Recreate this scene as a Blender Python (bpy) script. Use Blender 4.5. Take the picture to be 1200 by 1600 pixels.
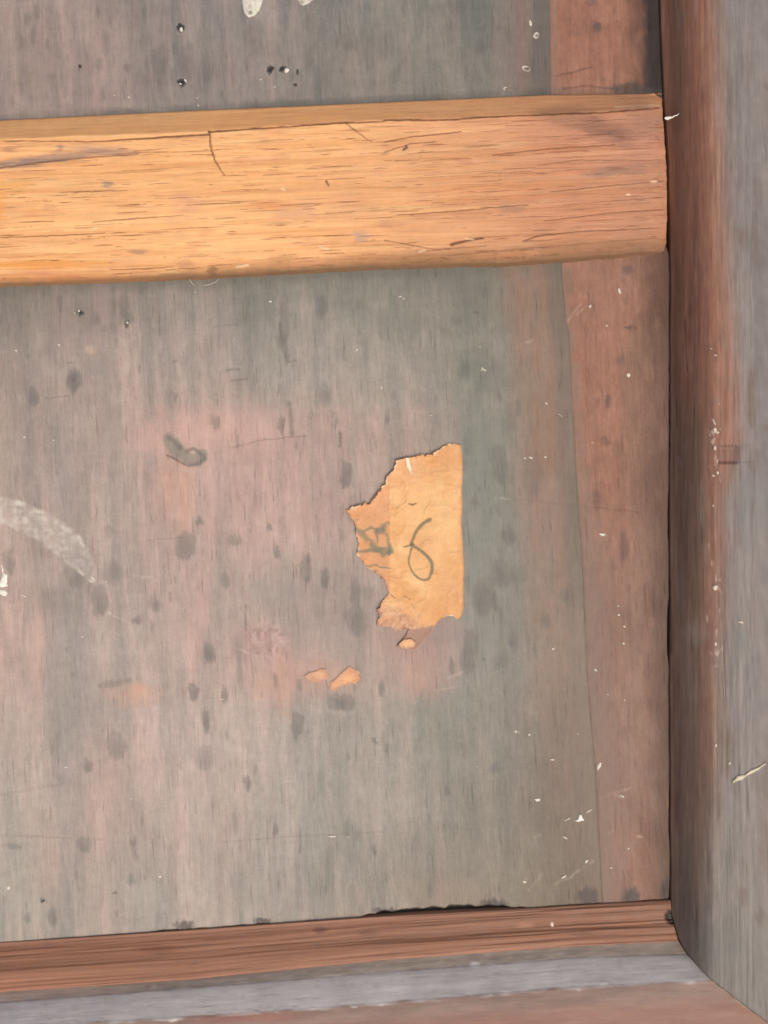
import bpy, math, random
import numpy as np
from mathutils import Matrix, Vector

# ------------------------------------------------------------------ clear
for o in list(bpy.data.objects):
    bpy.data.objects.remove(o, do_unlink=True)
scene = bpy.context.scene
C = scene.collection

# ------------------------------------------------------------------ camera
K = 0.0003            # metres per unit; one unit is one pixel of the photograph on the panel
DIST = 1700.0         # camera height above the panel, same units
ROLL = math.radians(2.7)
cam_d = bpy.data.cameras.new('camera')
cam = bpy.data.objects.new('camera', cam_d)
C.objects.link(cam)
cam.location = (0, 0, DIST * K)
cam.rotation_euler = (0, 0, -ROLL)
cam_d.sensor_fit = 'VERTICAL'
cam_d.sensor_height = 32.0
cam_d.lens = 32.0 * DIST / 1600.0
cam_d.clip_start = 0.01
cam_d.clip_end = 100.0
cam_d.dof.use_dof = True
cam_d.dof.focus_distance = DIST * K * 0.985
cam_d.dof.aperture_fstop = 3.0
scene.camera = cam

# ------------------------------------------------------------------ light
SUN_AZ = math.radians(-55)     # direction the light comes from, seen from above (x axis = 0)
SUN_EL = math.radians(63)
world = bpy.data.worlds.new('World')
scene.world = world
world.use_nodes = True
wn = world.node_tree.nodes
wl = world.node_tree.links
wn.clear()
w_out = wn.new('ShaderNodeOutputWorld')
w_bg = wn.new('ShaderNodeBackground')
w_sky = wn.new('ShaderNodeTexSky')
w_sky.sky_type = 'NISHITA'
w_sky.sun_disc = False
w_sky.sun_elevation = SUN_EL
w_sky.sun_rotation = math.pi / 2 - SUN_AZ
w_sky.air_density = 0.9
w_sky.dust_density = 8.0
w_sky.ozone_density = 0.6
w_bg.inputs['Strength'].default_value = 0.13
wl.new(w_sky.outputs[0], w_bg.inputs['Color'])
wl.new(w_bg.outputs[0], w_out.inputs['Surface'])

sun_d = bpy.data.lights.new('sun', 'SUN')
sun_d.energy = 1.3
sun_d.angle = math.radians(24)
sun_d.color = (1.0, 0.91, 0.80)
sun = bpy.data.objects.new('sun', sun_d)
C.objects.link(sun)
sdir = Vector((math.cos(SUN_AZ) * math.cos(SUN_EL), math.sin(SUN_AZ) * math.cos(SUN_EL), math.sin(SUN_EL)))
sun.location = sdir * 3
sun.rotation_euler = sdir.to_track_quat('Z', 'Y').to_euler()

vs = scene.view_settings
vs.view_transform = 'Standard'
vs.look = 'None'
vs.gamma = 1.0
vs.exposure = 0.22
vs.use_curve_mapping = False

ALB = 0.62            # turns a colour seen in the picture into a surface colour

# ------------------------------------------------------------------ helpers
CR, SR = math.cos(ROLL), math.sin(ROLL)


# the camera is turned by -ROLL, so the photograph's x axis is (cos, -sin) in the place
def at(px, py, z=0.0):
    px, py, z = np.broadcast_arrays(np.asarray(px, float), np.asarray(py, float), np.asarray(z, float))
    f = (DIST - z) / DIST
    u = (px - 600.0) * f
    v = (800.0 - py) * f
    return np.stack(((u * CR + v * SR) * K, (-u * SR + v * CR) * K, z * K), -1)


def srgb(r, g, b):
    return np.array([r, g, b], float) / 255.0


def to_lin(c):
    c = np.clip(c, 0, 1)
    return np.where(c <= 0.04045, c / 12.92, ((c + 0.055) / 1.055) ** 2.4)


def sstep(a, b, x):
    t = np.clip((x - a) / (b - a), 0, 1)
    return t * t * (3 - 2 * t)


_tab = {}


def vnoise(x, y, seed=0):
    if seed not in _tab:
        _tab[seed] = np.random.RandomState(seed + 11).rand(256, 256)
    t = _tab[seed]
    xi = np.floor(x).astype(int); yi = np.floor(y).astype(int)
    fx = x - xi; fy = y - yi
    fx = fx * fx * (3 - 2 * fx); fy = fy * fy * (3 - 2 * fy)
    a = t[xi & 255, yi & 255]; b = t[(xi + 1) & 255, yi & 255]
    c = t[xi & 255, (yi + 1) & 255]; d = t[(xi + 1) & 255, (yi + 1) & 255]
    return (a * (1 - fx) + b * fx) * (1 - fy) + (c * (1 - fx) + d * fx) * fy


def fbm(x, y, seed=0, octs=4, gain=0.5):
    s = 0; amp = 1.0; tot = 0
    for o in range(octs):
        s = s + amp * vnoise(x * 2 ** o + 17.3 * o, y * 2 ** o + 9.1 * o, seed + o)
        tot += amp; amp *= gain
    return s / tot * 2 - 1      # -1 .. 1


def curve(pts):
    p = np.array(pts, float)
    return lambda t: np.interp(t, p[:, 0], p[:, 1]) + \
        np.where(t < p[0, 0], (t - p[0, 0]) * (p[1, 1] - p[0, 1]) / (p[1, 0] - p[0, 0]), 0) + \
        np.where(t > p[-1, 0], (t - p[-1, 0]) * (p[-1, 1] - p[-2, 1]) / (p[-1, 0] - p[-2, 0]), 0)


def seg_dist(px, py, pts, widths=None):
    """signed-ish distance to a polyline, divided by its local half width"""
    best = np.full(np.shape(px), 1e9)
    for i in range(len(pts) - 1):
        ax, ay = pts[i]; bx, by = pts[i + 1]
        dx, dy = bx - ax, by - ay
        t = np.clip(((px - ax) * dx + (py - ay) * dy) / (dx * dx + dy * dy + 1e-9), 0, 1)
        d = np.hypot(px - ax - t * dx, py - ay - t * dy)
        if widths is not None:
            d = d / (widths[i] * (1 - t) + widths[i + 1] * t)
        best = np.minimum(best, d)
    return best


def in_poly(px, py, poly):
    ins = np.zeros(np.shape(px), bool)
    n = len(poly)
    for i in range(n):
        x1, y1 = poly[i]; x2, y2 = poly[(i + 1) % n]
        if y1 == y2:
            continue
        c = ((y1 > py) != (y2 > py)) & (px < (x2 - x1) * (py - y1) / (y2 - y1) + x1)
        ins ^= c
    return ins


def spline(pts, n=8):
    P = np.array([pts[0]] + list(pts) + [pts[-1]], float)
    out = []
    for i in range(1, len(P) - 2):
        for t in np.linspace(0, 1, n, endpoint=False):
            a, b, c, d = P[i - 1], P[i], P[i + 1], P[i + 2]
            out.append(.5 * (2 * b + (c - a) * t + (2 * a - 5 * b + 4 * c - d) * t * t + (3 * b - a - 3 * c + d) * t ** 3))
    out.append(P[-2])
    return [tuple(p) for p in out]


class Canvas:
    """colour and height of a grid of surface points; stains are worked in here"""

    def __init__(s, px, py, base):
        s.px, s.py = px, py
        s.ymin = py.min(1); s.ymax = py.max(1)
        s.col = np.broadcast_to(base, px.shape + (3,)).copy()
        s.h = np.zeros(px.shape)
        s.wx, s.wy = px, py

    def fray(s, ax, ay, lx, ly, seed=900):
        """stain edges follow the fibres: (ax, ay) how far they run, (lx, ly) size of the fibres"""
        s.wx = s.px + ax * fbm(s.px / lx, s.py / ly, seed, 3, .7)
        s.wy = s.py + ay * fbm(s.px / lx + 40, s.py / ly, seed + 4, 3, .7)

    def rows(s, y0, y1):
        r = np.where((s.ymax >= y0) & (s.ymin <= y1))[0]
        return slice(r[0], r[-1] + 1) if len(r) else None

    def mix(s, sl, m, c):
        s.col[sl] += (np.asarray(c) - s.col[sl]) * m[..., None]

    def blob(s, cx, cy, rx, ry, c, a=0.5, soft=0.35, ang=0.0, wob=0.18, h=0.0, mul=False):
        R = max(rx, ry) * 2.2
        sl = s.rows(cy - R, cy + R)
        if sl is None:
            return
        x = s.wx[sl] - cx; y = s.wy[sl] - cy
        ca, sa = math.cos(ang), math.sin(ang)
        u = (x * ca + y * sa) / rx; v = (-x * sa + y * ca) / ry
        d = np.hypot(u, v) + wob * fbm(s.px[sl] / (rx * 0.9 + 3), s.py[sl] / (ry * 0.9 + 3), int(cx * 7 + cy) % 97, 3)
        m = sstep(1 + soft, 1 - soft, d) * a
        if mul:
            s.col[sl] *= 1 - m[..., None] * (1 - np.asarray(c))
        else:
            s.mix(sl, m, c)
        if h:
            s.h[sl] += m / a * h

    def line(s, pts, w, c, a=0.8, h=0.0, soft=0.6, wob=0.0, breaks=0.0):
        ys = [p[1] for p in pts]; xs = [p[0] for p in pts]
        wm = max(w) if isinstance(w, (list, tuple)) else w
        ws = list(w) if isinstance(w, (list, tuple)) else [w] * len(pts)
        sl = s.rows(min(ys) - 4 * wm - 8, max(ys) + 4 * wm + 8)
        if sl is None:
            return
        x = s.px[sl]; y = s.py[sl]
        if wob:
            sd = int(xs[0] * 3 + ys[0]) % 89
            x = x + wob * fbm(s.px[sl] / 9, s.py[sl] / 9, sd, 3)
            y = y + wob * fbm(s.px[sl] / 9, s.py[sl] / 9, sd + 5, 3)
        d = seg_dist(x, y, pts, ws)
        m = sstep(1 + soft, 1 - soft, d) * a
        if breaks:
            m = m * sstep(breaks - 0.25, breaks + 0.1, fbm(s.px[sl] / 7, s.py[sl] / 7, 31, 3) * 0.5 + 0.5)
        s.mix(sl, m, c)
        if h:
            s.h[sl] += m / a * h


def finish(name, co, faces, col, mat, smooth=True):
    me = bpy.data.meshes.new(name)
    n = len(co)
    me.vertices.add(n)
    me.vertices.foreach_set('co', np.ascontiguousarray(co, np.float32).ravel())
    nf = len(faces)
    me.loops.add(nf * 4)
    me.loops.foreach_set('vertex_index', np.ascontiguousarray(faces, np.int32).ravel())
    me.polygons.add(nf)
    me.polygons.foreach_set('loop_start', np.arange(0, nf * 4, 4, dtype=np.int32))
    me.polygons.foreach_set('use_smooth', np.full(nf, smooth, bool))
    me.update(calc_edges=True)
    me.validate()
    if col is not None:
        a = me.color_attributes.new('Col', 'FLOAT_COLOR', 'POINT')
        rgba = np.ones((n, 4), np.float32)
        rgba[:, :3] = col
        a.data.foreach_set('color', rgba.ravel())
    me.materials.append(mat)
    o = bpy.data.objects.new(name, me)
    C.objects.link(o)
    return o


def grid_object(name, co, col, mat, bottom=None):
    """a closed slab: the worked top surface, four sides going down to z = bottom (units) and an underside"""
    r, c = co.shape[:2]
    if bottom is not None:
        pc = np.pad(co, ((1, 1), (1, 1), (0, 0)), 'edge')
        pk = np.pad(col, ((1, 1), (1, 1), (0, 0)), 'edge')
        zb = bottom * K
        pc[0, :, 2] = zb; pc[-1, :, 2] = zb; pc[:, 0, 2] = zb; pc[:, -1, 2] = zb
        co, col = pc, pk
        r, c = co.shape[:2]
    idx = np.arange(r * c).reshape(r, c)
    f = np.stack((idx[:-1, :-1], idx[1:, :-1], idx[1:, 1:], idx[:-1, 1:]), -1).reshape(-1, 4)
    # keep the upper side facing up
    a, b, d = co[0, 0], co[-1, 0], co[0, -1]
    if np.cross(b - a, d - a)[2] < 0:
        f = f[:, ::-1]
    if bottom is not None:
        q = np.array([[idx[0, 0], idx[0, -1], idx[-1, -1], idx[-1, 0]]])
        f = np.concatenate((f, q if np.cross(b - a, d - a)[2] > 0 else q[:, ::-1]))
    lin = to_lin(col.reshape(-1, 3)) * ALB
    return finish(name, co.reshape(-1, 3), f, lin, mat)


def parent(o, p):
    o.parent = p
    o.matrix_parent_inverse = p.matrix_world.inverted() if p.type == 'EMPTY' else p.matrix_world.inverted()
    return o


def tag(o, label, cat=None, group=None):
    o['label'] = label
    if cat:
        o['category'] = cat
    if group:
        o['group'] = group
    return o


# ------------------------------------------------------------------ materials
def surface_material(name, stretch, grain=0.25, fine=0.12, bump=0.25, rough=(0.5, 0.75), spec=0.4, wear=None, scale=1.0):
    """surface colour from the worked-in stains, plus fibre grain, pores, dust and fine relief"""
    m = bpy.data.materials.new(name)
    m.use_nodes = True
    nt = m.node_tree; N = nt.nodes; L = nt.links
    N.clear()
    out = N.new('ShaderNodeOutputMaterial')
    bs = N.new('ShaderNodeBsdfPrincipled')
    L.new(bs.outputs[0], out.inputs[0])
    attr = N.new('ShaderNodeAttribute'); attr.attribute_name = 'Col'
    tc = N.new('ShaderNodeTexCoord')
    mp = N.new('ShaderNodeMapping')
    mp.inputs['Scale'].default_value = stretch
    mp.inputs['Rotation'].default_value = (0, 0, 0)
    L.new(tc.outputs['Object'], mp.inputs['Vector'])

    def noise(sc, det, src, rough_=0.6, dist=0.0):
        n = N.new('ShaderNodeTexNoise')
        n.inputs['Scale'].default_value = sc * scale
        n.inputs['Detail'].default_value = det
        n.inputs['Roughness'].default_value = rough_
        n.inputs['Distortion'].default_value = dist
        L.new(src, n.inputs['Vector'])
        return n.outputs['Fac']

    def remap(v, a, b, c, d):
        r = N.new('ShaderNodeMapRange')
        r.inputs['From Min'].default_value = a; r.inputs['From Max'].default_value = b
        r.inputs['To Min'].default_value = c; r.inputs['To Max'].default_value = d
        L.new(v, r.inputs['Value'])
        return r.outputs[0]

    def math_(op, a, b):
        n = N.new('ShaderNodeMath'); n.operation = op
        for i, v in enumerate((a, b)):
            if isinstance(v, (int, float)):
                n.inputs[i].default_value = v
            else:
                L.new(v, n.inputs[i])
        return n.outputs[0]

    g1 = noise(90, 5, mp.outputs[0], 0.65)           # broad fibre
    g2 = noise(760, 4, mp.outputs[0], 0.75)           # thin fibre
    f1 = noise(1500, 3, tc.outputs['Object'], 0.75)    # dust and pores
    f2 = noise(160, 5, tc.outputs['Object'], 0.65)   # blotches
    k = math_('MULTIPLY', remap(g1, 0.3, 0.7, 1 - grain * .6, 1 + grain * .6), remap(g2, 0.3, 0.7, 1 - grain, 1 + grain))
    k = math_('MULTIPLY', k, remap(f1, 0.25, 0.75, 1 - fine, 1 + fine))
    k = math_('MULTIPLY', k, remap(f2, 0.3, 0.7, 1 - fine, 1 + fine))
    g3 = noise(560, 3, mp.outputs[0], 0.6, 0.3)        # open pores along the fibre
    k = math_('MULTIPLY', k, remap(g3, 0.60, 0.74, 1.0, 1 - grain * 2.6))
    mx = N.new('ShaderNodeVectorMath'); mx.operation = 'SCALE'
    L.new(attr.outputs['Color'], mx.inputs[0]); L.new(k, mx.inputs['Scale'])
    L.new(mx.outputs[0], bs.inputs['Base Color'])
    L.new(remap(f2, 0.3, 0.7, rough[0], rough[1]), bs.inputs['Roughness'])
    bs.inputs['Specular IOR Level'].default_value = spec
    h = math_('ADD', math_('MULTIPLY', g2, 1.0), math_('MULTIPLY', f1, 0.5))
    h = math_('ADD', h, math_('MULTIPLY', g1, 1.0))
    h = math_('SUBTRACT', h, remap(g3, 0.60, 0.74, 0.0, 0.8))
    bp = N.new('ShaderNodeBump')
    bp.inputs['Strength'].default_value = bump
    bp.inputs['Distance'].default_value = 0.0006
    L.new(h, bp.inputs['Height'])
    L.new(bp.outputs[0], bs.inputs['Normal'])
    return m


M_panel = surface_material('stained_panel_wood', (1.0, 0.10, 1.0), grain=0.085, fine=0.085, bump=0.4, rough=(0.5, 0.7), spec=0.35)
M_rail = surface_material('bare_rail_wood', (0.05, 1.0, 1.0), grain=0.11, fine=0.05, bump=0.35, rough=(0.6, 0.8), spec=0.25)
M_stile = surface_material('brown_frame_wood', (1.0, 0.05, 1.0), grain=0.12, fine=0.06, bump=0.25, rough=(0.5, 0.7), spec=0.35)
M_base = surface_material('worn_base_wood', (0.12, 1.0, 1.0), grain=0.06, fine=0.05, bump=0.15, rough=(0.5, 0.7), spec=0.35)
M_paper = surface_material('old_tan_paper', (1.0, 1.0, 1.0), grain=0.05, fine=0.06, bump=0.2, rough=(0.75, 0.9), spec=0.2)
M_paint = surface_material('dried_white_paint', (1.0, 1.0, 1.0), grain=0.04, fine=0.08, bump=0.3, rough=(0.4, 0.6), spec=0.4)

# ------------------------------------------------------------------ lines measured on the photograph
stile_base = curve([(-400, 1024), (0, 1032), (150, 1038), (250, 1045), (400, 1048), (800, 1047), (1100, 1047), (1400, 1049), (1700, 1053)])
stile_edge = curve([(-400, 1098), (0, 1106), (200, 1110), (500, 1114), (900, 1117), (1530, 1113), (1900, 1112)])
joint = curve([(-400, 835), (0, 858), (130, 860), (400, 876), (505, 884), (520, 889), (560, 891), (620, 894), (720, 899), (820, 906), (900, 911), (1040, 916), (1200, 930), (1400, 941), (1700, 955)])
rail_top = curve([(-600, 215), (0, 188), (300, 173), (600, 160), (860, 148), (1045, 146)])
rail_arris = curve([(-600, 242), (0, 216), (325, 204), (600, 188), (850, 180), (1045, 168)])
rail_low = curve([(-600, 470), (0, 443), (300, 431), (600, 415), (800, 410), (950, 399), (1045, 391)])
bead_top = curve([(-600, 1512), (0, 1473), (300, 1453), (600, 1432), (800, 1421), (900, 1415), (1055, 1406)])
bead_low = curve([(-600, 1592), (0, 1550), (300, 1530), (600, 1500), (900, 1478), (1060, 1471)])
band_top = curve([(-600, 1608), (0, 1565), (300, 1543), (600, 1518), (900, 1496), (1080, 1490)])
band_low = curve([(-600, 1655), (0, 1604), (300, 1588), (600, 1566), (900, 1541), (1110, 1531)])
mitre = curve([(1040, 1400), (1053, 1441), (1061, 1468), (1072, 1487), (1090, 1508), (1108, 1527), (1136, 1549), (1156, 1565), (1182, 1584), (1210, 1606), (1500, 1832)])

# ------------------------------------------------------------------ the cabinet back
cabinet = bpy.data.objects.new('cabinet_back', None)
cabinet.location = (0, 0, -60 * K)
C.objects.link(cabinet)
tag(cabinet, 'worn wooden cabinet back with grey stained panel, bare orange cross rail and brown frame', 'cabinet')
bpy.context.view_layer.update()

# ---- panel colours
GX = np.array([-700, 0, 150, 300, 450, 600, 750, 870])
GY = np.array([-400, 0, 110, 450, 560, 680, 800, 920, 1040, 1160, 1280, 1400, 1700])
G = np.array([
    [(160, 148, 140), (160, 148, 140), (160, 147, 141), (146, 140, 137), (148, 142, 138), (141, 138, 134), (131, 129, 126), (128, 116, 109)],
    [(160, 148, 140), (160, 148, 140), (160, 147, 141), (146, 140, 137), (148, 142, 138), (141, 138, 134), (131, 129, 126), (128, 116, 109)],
    [(158, 146, 138), (160, 146, 139), (161, 147, 141), (146, 140, 136), (148, 141, 137), (143, 137, 133), (133, 129, 125), (126, 113, 106)],
    [(140, 134, 126), (140, 134, 126), (152, 142, 135), (152, 146, 138), (147, 144, 136), (142, 141, 133), (138, 134, 127), (141, 122, 110)],
    [(158, 148, 140), (158, 148, 140), (172, 158, 150), (172, 161, 153), (166, 160, 152), (158, 154, 146), (146, 143, 135), (147, 128, 115)],
    [(168, 155, 147), (168, 155, 147), (178, 163, 155), (193, 169, 159), (187, 166, 158), (170, 157, 150), (148, 146, 139), (149, 130, 117)],
    [(174, 160, 152), (174, 160, 152), (181, 166, 158), (187, 168, 160), (193, 170, 162), (178, 163, 156), (151, 149, 142), (147, 132, 122)],
    [(182, 165, 157), (182, 165, 157), (182, 168, 160), (187, 170, 163), (181, 168, 160), (178, 163, 157), (150, 148, 141), (147, 133, 125)],
    [(192, 172, 163), (192, 172, 163), (182, 170, 162), (187, 171, 163), (188, 168, 160), (177, 163, 156), (157, 152, 146), (152, 138, 130)],
    [(190, 175, 166), (190, 175, 166), (188, 173, 165), (190, 175, 168), (176, 168, 161), (165, 160, 153), (150, 146, 138), (137, 125, 116)],
    [(184, 175, 165), (184, 175, 165), (192, 175, 166), (190, 175, 167), (175, 168, 160), (164, 159, 151), (146, 141, 132), (132, 120, 110)],
    [(174, 167, 157), (174, 167, 157), (183, 171, 162), (179, 170, 161), (168, 161, 153), (160, 153, 144), (146, 137, 127), (130, 117, 104)],
    [(170, 162, 152), (170, 162, 152), (178, 166, 158), (174, 165, 156), (165, 157, 149), (156, 149, 141), (150, 140, 131), (140, 125, 113)],
], float) / 255.0


def smooth_axis(v, knots):
    i = np.clip(np.searchsorted(knots, v) - 1, 0, len(knots) - 2)
    t = np.clip((v - knots[i]) / (knots[i + 1] - knots[i]), 0, 1)
    return i, t * t * (3 - 2 * t)


def panel_base(px, py):
    wx = px + 26 * fbm(px / 120, py / 150, 3, 3)
    wy = py + 30 * fbm(px / 60, py / 140, 8, 3)
    i, tx = smooth_axis(wx, GX); j, ty = smooth_axis(wy, GY)
    tx = tx[..., None]; ty = ty[..., None]
    c = (G[j, i] * (1 - tx) + G[j, i + 1] * tx) * (1 - ty) + (G[j + 1, i] * (1 - tx) + G[j + 1, i + 1] * tx) * ty
    # upright streaks of the wiped stain: pinker and greyer
    lean = px - 0.045 * py
    s1 = fbm(lean / 21, py / 330, 21, 3)
    s2 = fbm(lean / 7.5, py / 120, 33, 3)
    s3 = fbm(lean / 46, py / 240, 45, 3)
    st = 0.60 * s1 + 0.25 * s2 + 0.55 * s3
    left = sstep(880, 560, px)[..., None]
    c = c + st[..., None] * (np.array([0.066, 0.046, 0.040]) * (0.45 + 0.65 * left))
    cloud = fbm(px / 70, py / 60, 52, 5, .62)
    c = c + cloud[..., None] * np.array([.036, .034, .032])
    mott = fbm(px / 13, py / 20, 71, 3, .7)
    c = c + mott[..., None] * 0.022
    c = c + np.array([0, 0.004, -.006]) * sstep(300, 700, px)[..., None]
    wl = lean + 3.0 * fbm(px / 5, py / 26, 77, 3)
    for k_, (sx, sy, lo, amp) in enumerate([(17, 210, .12, .030), (27, 300, .15, .030), (11, 120, .22, .022), (38, 160, .2, -.022), (14, 260, .2, -.026)]):
        n_ = fbm(wl / sx, py / sy, 79 + 5 * k_, 3)
        m_ = sstep(lo, lo + .13, n_) * (.4 + .6 * left[..., 0])
        c = c + m_[..., None] * np.array([1.0, .72, .66]) * amp * .8
    fib = fbm(lean / 2.6, py / 24, 83, 3, .75)
    c = c + fib[..., None] * .040 * (.6 + .4 * left)
    c = c + fbm(px / 16, py / 2.4, 85, 3, .7)[..., None] * .010       # faint crosswise rubbing
    c = c * (np.array([.970, .967, .952]) * left + np.array([.950, .956, .940]) * (1 - left))
    grit = np.random.RandomState(4).rand(*px.shape) - .5
    c = c + grit[..., None] * .030
    return c


GREY = srgb(118, 116, 110)
DARK = srgb(92, 88, 84)
PINK = srgb(218, 180, 166)
ORNG = srgb(222, 168, 138)
BLUE = srgb(128, 132, 128)
BRWN = srgb(118, 92, 80)


def stain_panel(cv):
    px, py = cv.px, cv.py
    # ghost of a larger lost label: paler, pinker wood with a straight upper and right edge
    e = 10 * fbm(px / 30, py / 30, 61, 3)
    m = sstep(628, 646, py + e * .5) * sstep(1100, 1076, py + e) * sstep(727, 721, px) * sstep(196, 262, px + 3 * e + 0.0 * py)
    streak = fbm((px - .045 * py) / 11, py / 210, 64, 3) * .5 + .5
    fade = 1 - 0.65 * sstep(760, 960, py) * sstep(620, 420, px)
    patch = sstep(0.25, 0.62, streak) * 0.8 + 0.2
    m = m * (.75 + .25 * sstep(-.3, .3, fbm(px / 9, py / 30, 68, 3)))
    mm = m * patch * fade * 0.40 * (1 - .45 * sstep(470, 600, px + 40 * fbm(px / 60, py / 40, 66, 3)))
    cv.mix(slice(None), mm, srgb(200, 164, 152))
    # greyer wash right of the lost label
    m2 = sstep(719, 724, px) * sstep(840, 780, px) * sstep(640, 690, py) * sstep(1120, 1030, py)
    cv.mix(slice(None), m2 * 0.30, srgb(134, 136, 129))
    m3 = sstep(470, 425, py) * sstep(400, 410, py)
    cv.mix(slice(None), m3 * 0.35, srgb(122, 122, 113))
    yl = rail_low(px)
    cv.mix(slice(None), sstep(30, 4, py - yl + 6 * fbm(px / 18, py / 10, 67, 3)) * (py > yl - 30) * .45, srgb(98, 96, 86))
    for b in [
        (268, 760, 26, 55, ORNG, .26, .8), (290, 800, 12, 50, ORNG, .22, .8), (330, 815, 9, 70, PINK, .35, .8), (310, 670, 50, 28, PINK, .45, .6),
        (392, 672, 45, 34, PINK, .32, .7), (232, 690, 30, 22, PINK, .5, .6), (300, 1010, 12, 40, PINK, .4, .7), (315, 940, 10, 60, PINK, .4, .7),
        (60, 990, 10, 70, PINK, .45, .8), (85, 940, 34, 24, GREY, .28, .8), (128, 885, 30, 36, GREY, .22, .9), (105, 1040, 26, 110, BLUE, .38, .8),
        (112, 1190, 30, 120, BLUE, .24, .9), (95, 720, 16, 90, BLUE, .25, .9), (50, 700, 20, 110, GREY, .14, .9), (205, 1085, 32, 16, ORNG, .38, .8),
        (215, 1078, 10, 10, ORNG, .5, .8), (160, 1260, 40, 70, PINK, .22, .9), (190, 1190, 40, 40, PINK, .2, .9), (420, 1030, 34, 62, PINK, .34, .7),
        (444, 1060, 14, 44, ORNG, .32, .8), (413, 1072, 16, 18, ORNG, .25, .8), (500, 1055, 44, 20, srgb(206, 168, 146), .5, .7), (470, 1060, 60, 30, srgb(190, 156, 142), .35, .8), (405, 1000, 40, 22, srgb(170, 142, 138), .4, .7),
        (660, 1030, 55, 45, srgb(186, 150, 138), .5, .7), (640, 1000, 40, 18, srgb(176, 142, 132), .5, .7), (655, 1060, 20, 30, ORNG, .25, .8),
        (690, 985, 34, 22, srgb(160, 138, 132), .55, .6), (505, 930, 60, 36, GREY, .20, .9), (480, 985, 50, 26, BLUE, .16, .9), (420, 930, 26, 20, BLUE, .16, .9),
        (660, 470, 130, 50, GREY, .10, .9), (740, 460, 22, 48, srgb(104, 108, 102), .34, .8), (640, 520, 15, 42, GREY, .34, .7),
        (700, 430, 90, 20, GREY, .18, .9), (815, 50, 12, 90, srgb(160, 118, 102), .35, .8), (795, 60, 26, 80, srgb(140, 120, 112), .25, .9),
        (852, 60, 14, 130, srgb(108, 104, 100), .5, .7), (150, 60, 40, 90, PINK, .12, .9), (100, 40, 20, 90, PINK, .10, .9),
        (235, 1300, 10, 90, GREY, .10, .9), (270, 1370, 8, 60, srgb(150, 132, 122), .3, .8), (345, 1370, 8, 60, srgb(142, 128, 118), .35, .8),
        (375, 1380, 12, 60, GREY, .24, .8), (465, 1370, 6, 60, GREY, .28, .8), (515, 1360, 6, 50, GREY, .28, .8), (180, 1360, 14, 60, GREY, .14, .9),
        (600, 1360, 5, 60, GREY, .34, .8), (640, 1340, 20, 50, GREY, .12, .9), (80, 1370, 16, 50, PINK, .18, .9), (220, 1400, 30, 20, srgb(190, 186, 172), .3, .9),
        (30, 1420, 30, 18, srgb(172, 176, 164), .3, .9), (560, 1440, 60, 14, srgb(180, 150, 132), .4, .8), (700, 1400, 60, 22, srgb(172, 140, 118), .28, .9),
        (155, 470, 14, 60, srgb(166, 146, 142), .4, .8), (95, 490, 18, 60, srgb(158, 140, 136), .4, .8), (130, 470, 12, 40, GREY, .2, .8), (18, 480, 20, 60, GREY, .28, .9),
        (141, 546, 10, 7, srgb(206, 184, 160), .6, .4), (92, 610, 12, 28, srgb(196, 172, 160), .35, .8), (85, 580, 20, 8, srgb(178, 170, 160), .5, .8),
        (150, 577, 16, 8, srgb(150, 146, 136), .45, .6), (770, 590, 30, 26, srgb(112, 114, 104), .40, .8), (750, 562, 28, 20, srgb(116, 118, 108), .34, .8), (725, 582, 8, 14, srgb(100, 104, 98), .5, .6),
    ]:
        cv.blob(*b[:4], b[4], a=b[5], soft=b[6], wob=0.35)
    # the worn strip beside the joint
    jx = joint(py)
    strip = sstep(58, 14, np.abs(px - (jx - 52) + 14 * fbm(px / 14, py / 60, 89, 3))) * sstep(300, 420, py) * (0.55 + 0.45 * sstep(0.35, 0.6, fbm(px / 20, py / 60, 88, 3) * .5 + .5))
    cv.mix(slice(None), strip * 0.55 * sstep(1500, 600, py), srgb(160, 122, 101))
    cv.mix(slice(None), sstep(46, 30, np.abs(px - (jx - 50))) * sstep(740, 760, py) * sstep(900, 840, py) * .25, srgb(168, 138, 126))
    cv.mix(slice(None), sstep(70, 0, jx - px + 20 * fbm(px / 12, py / 50, 93, 3)) * sstep(820, 1150, py) * .45, srgb(146, 124, 110))
    g = sstep(24, 10, np.abs(px - (jx - 11))) * (0.6 + 0.4 * fbm(px / 16, py / 40, 91, 3)) * (px < jx + 1)
    cv.mix(slice(None), np.clip(g, 0, 1) * 0.62 * (1 - .75 * sstep(760, 1050, py)), srgb(112, 104, 96))

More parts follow.
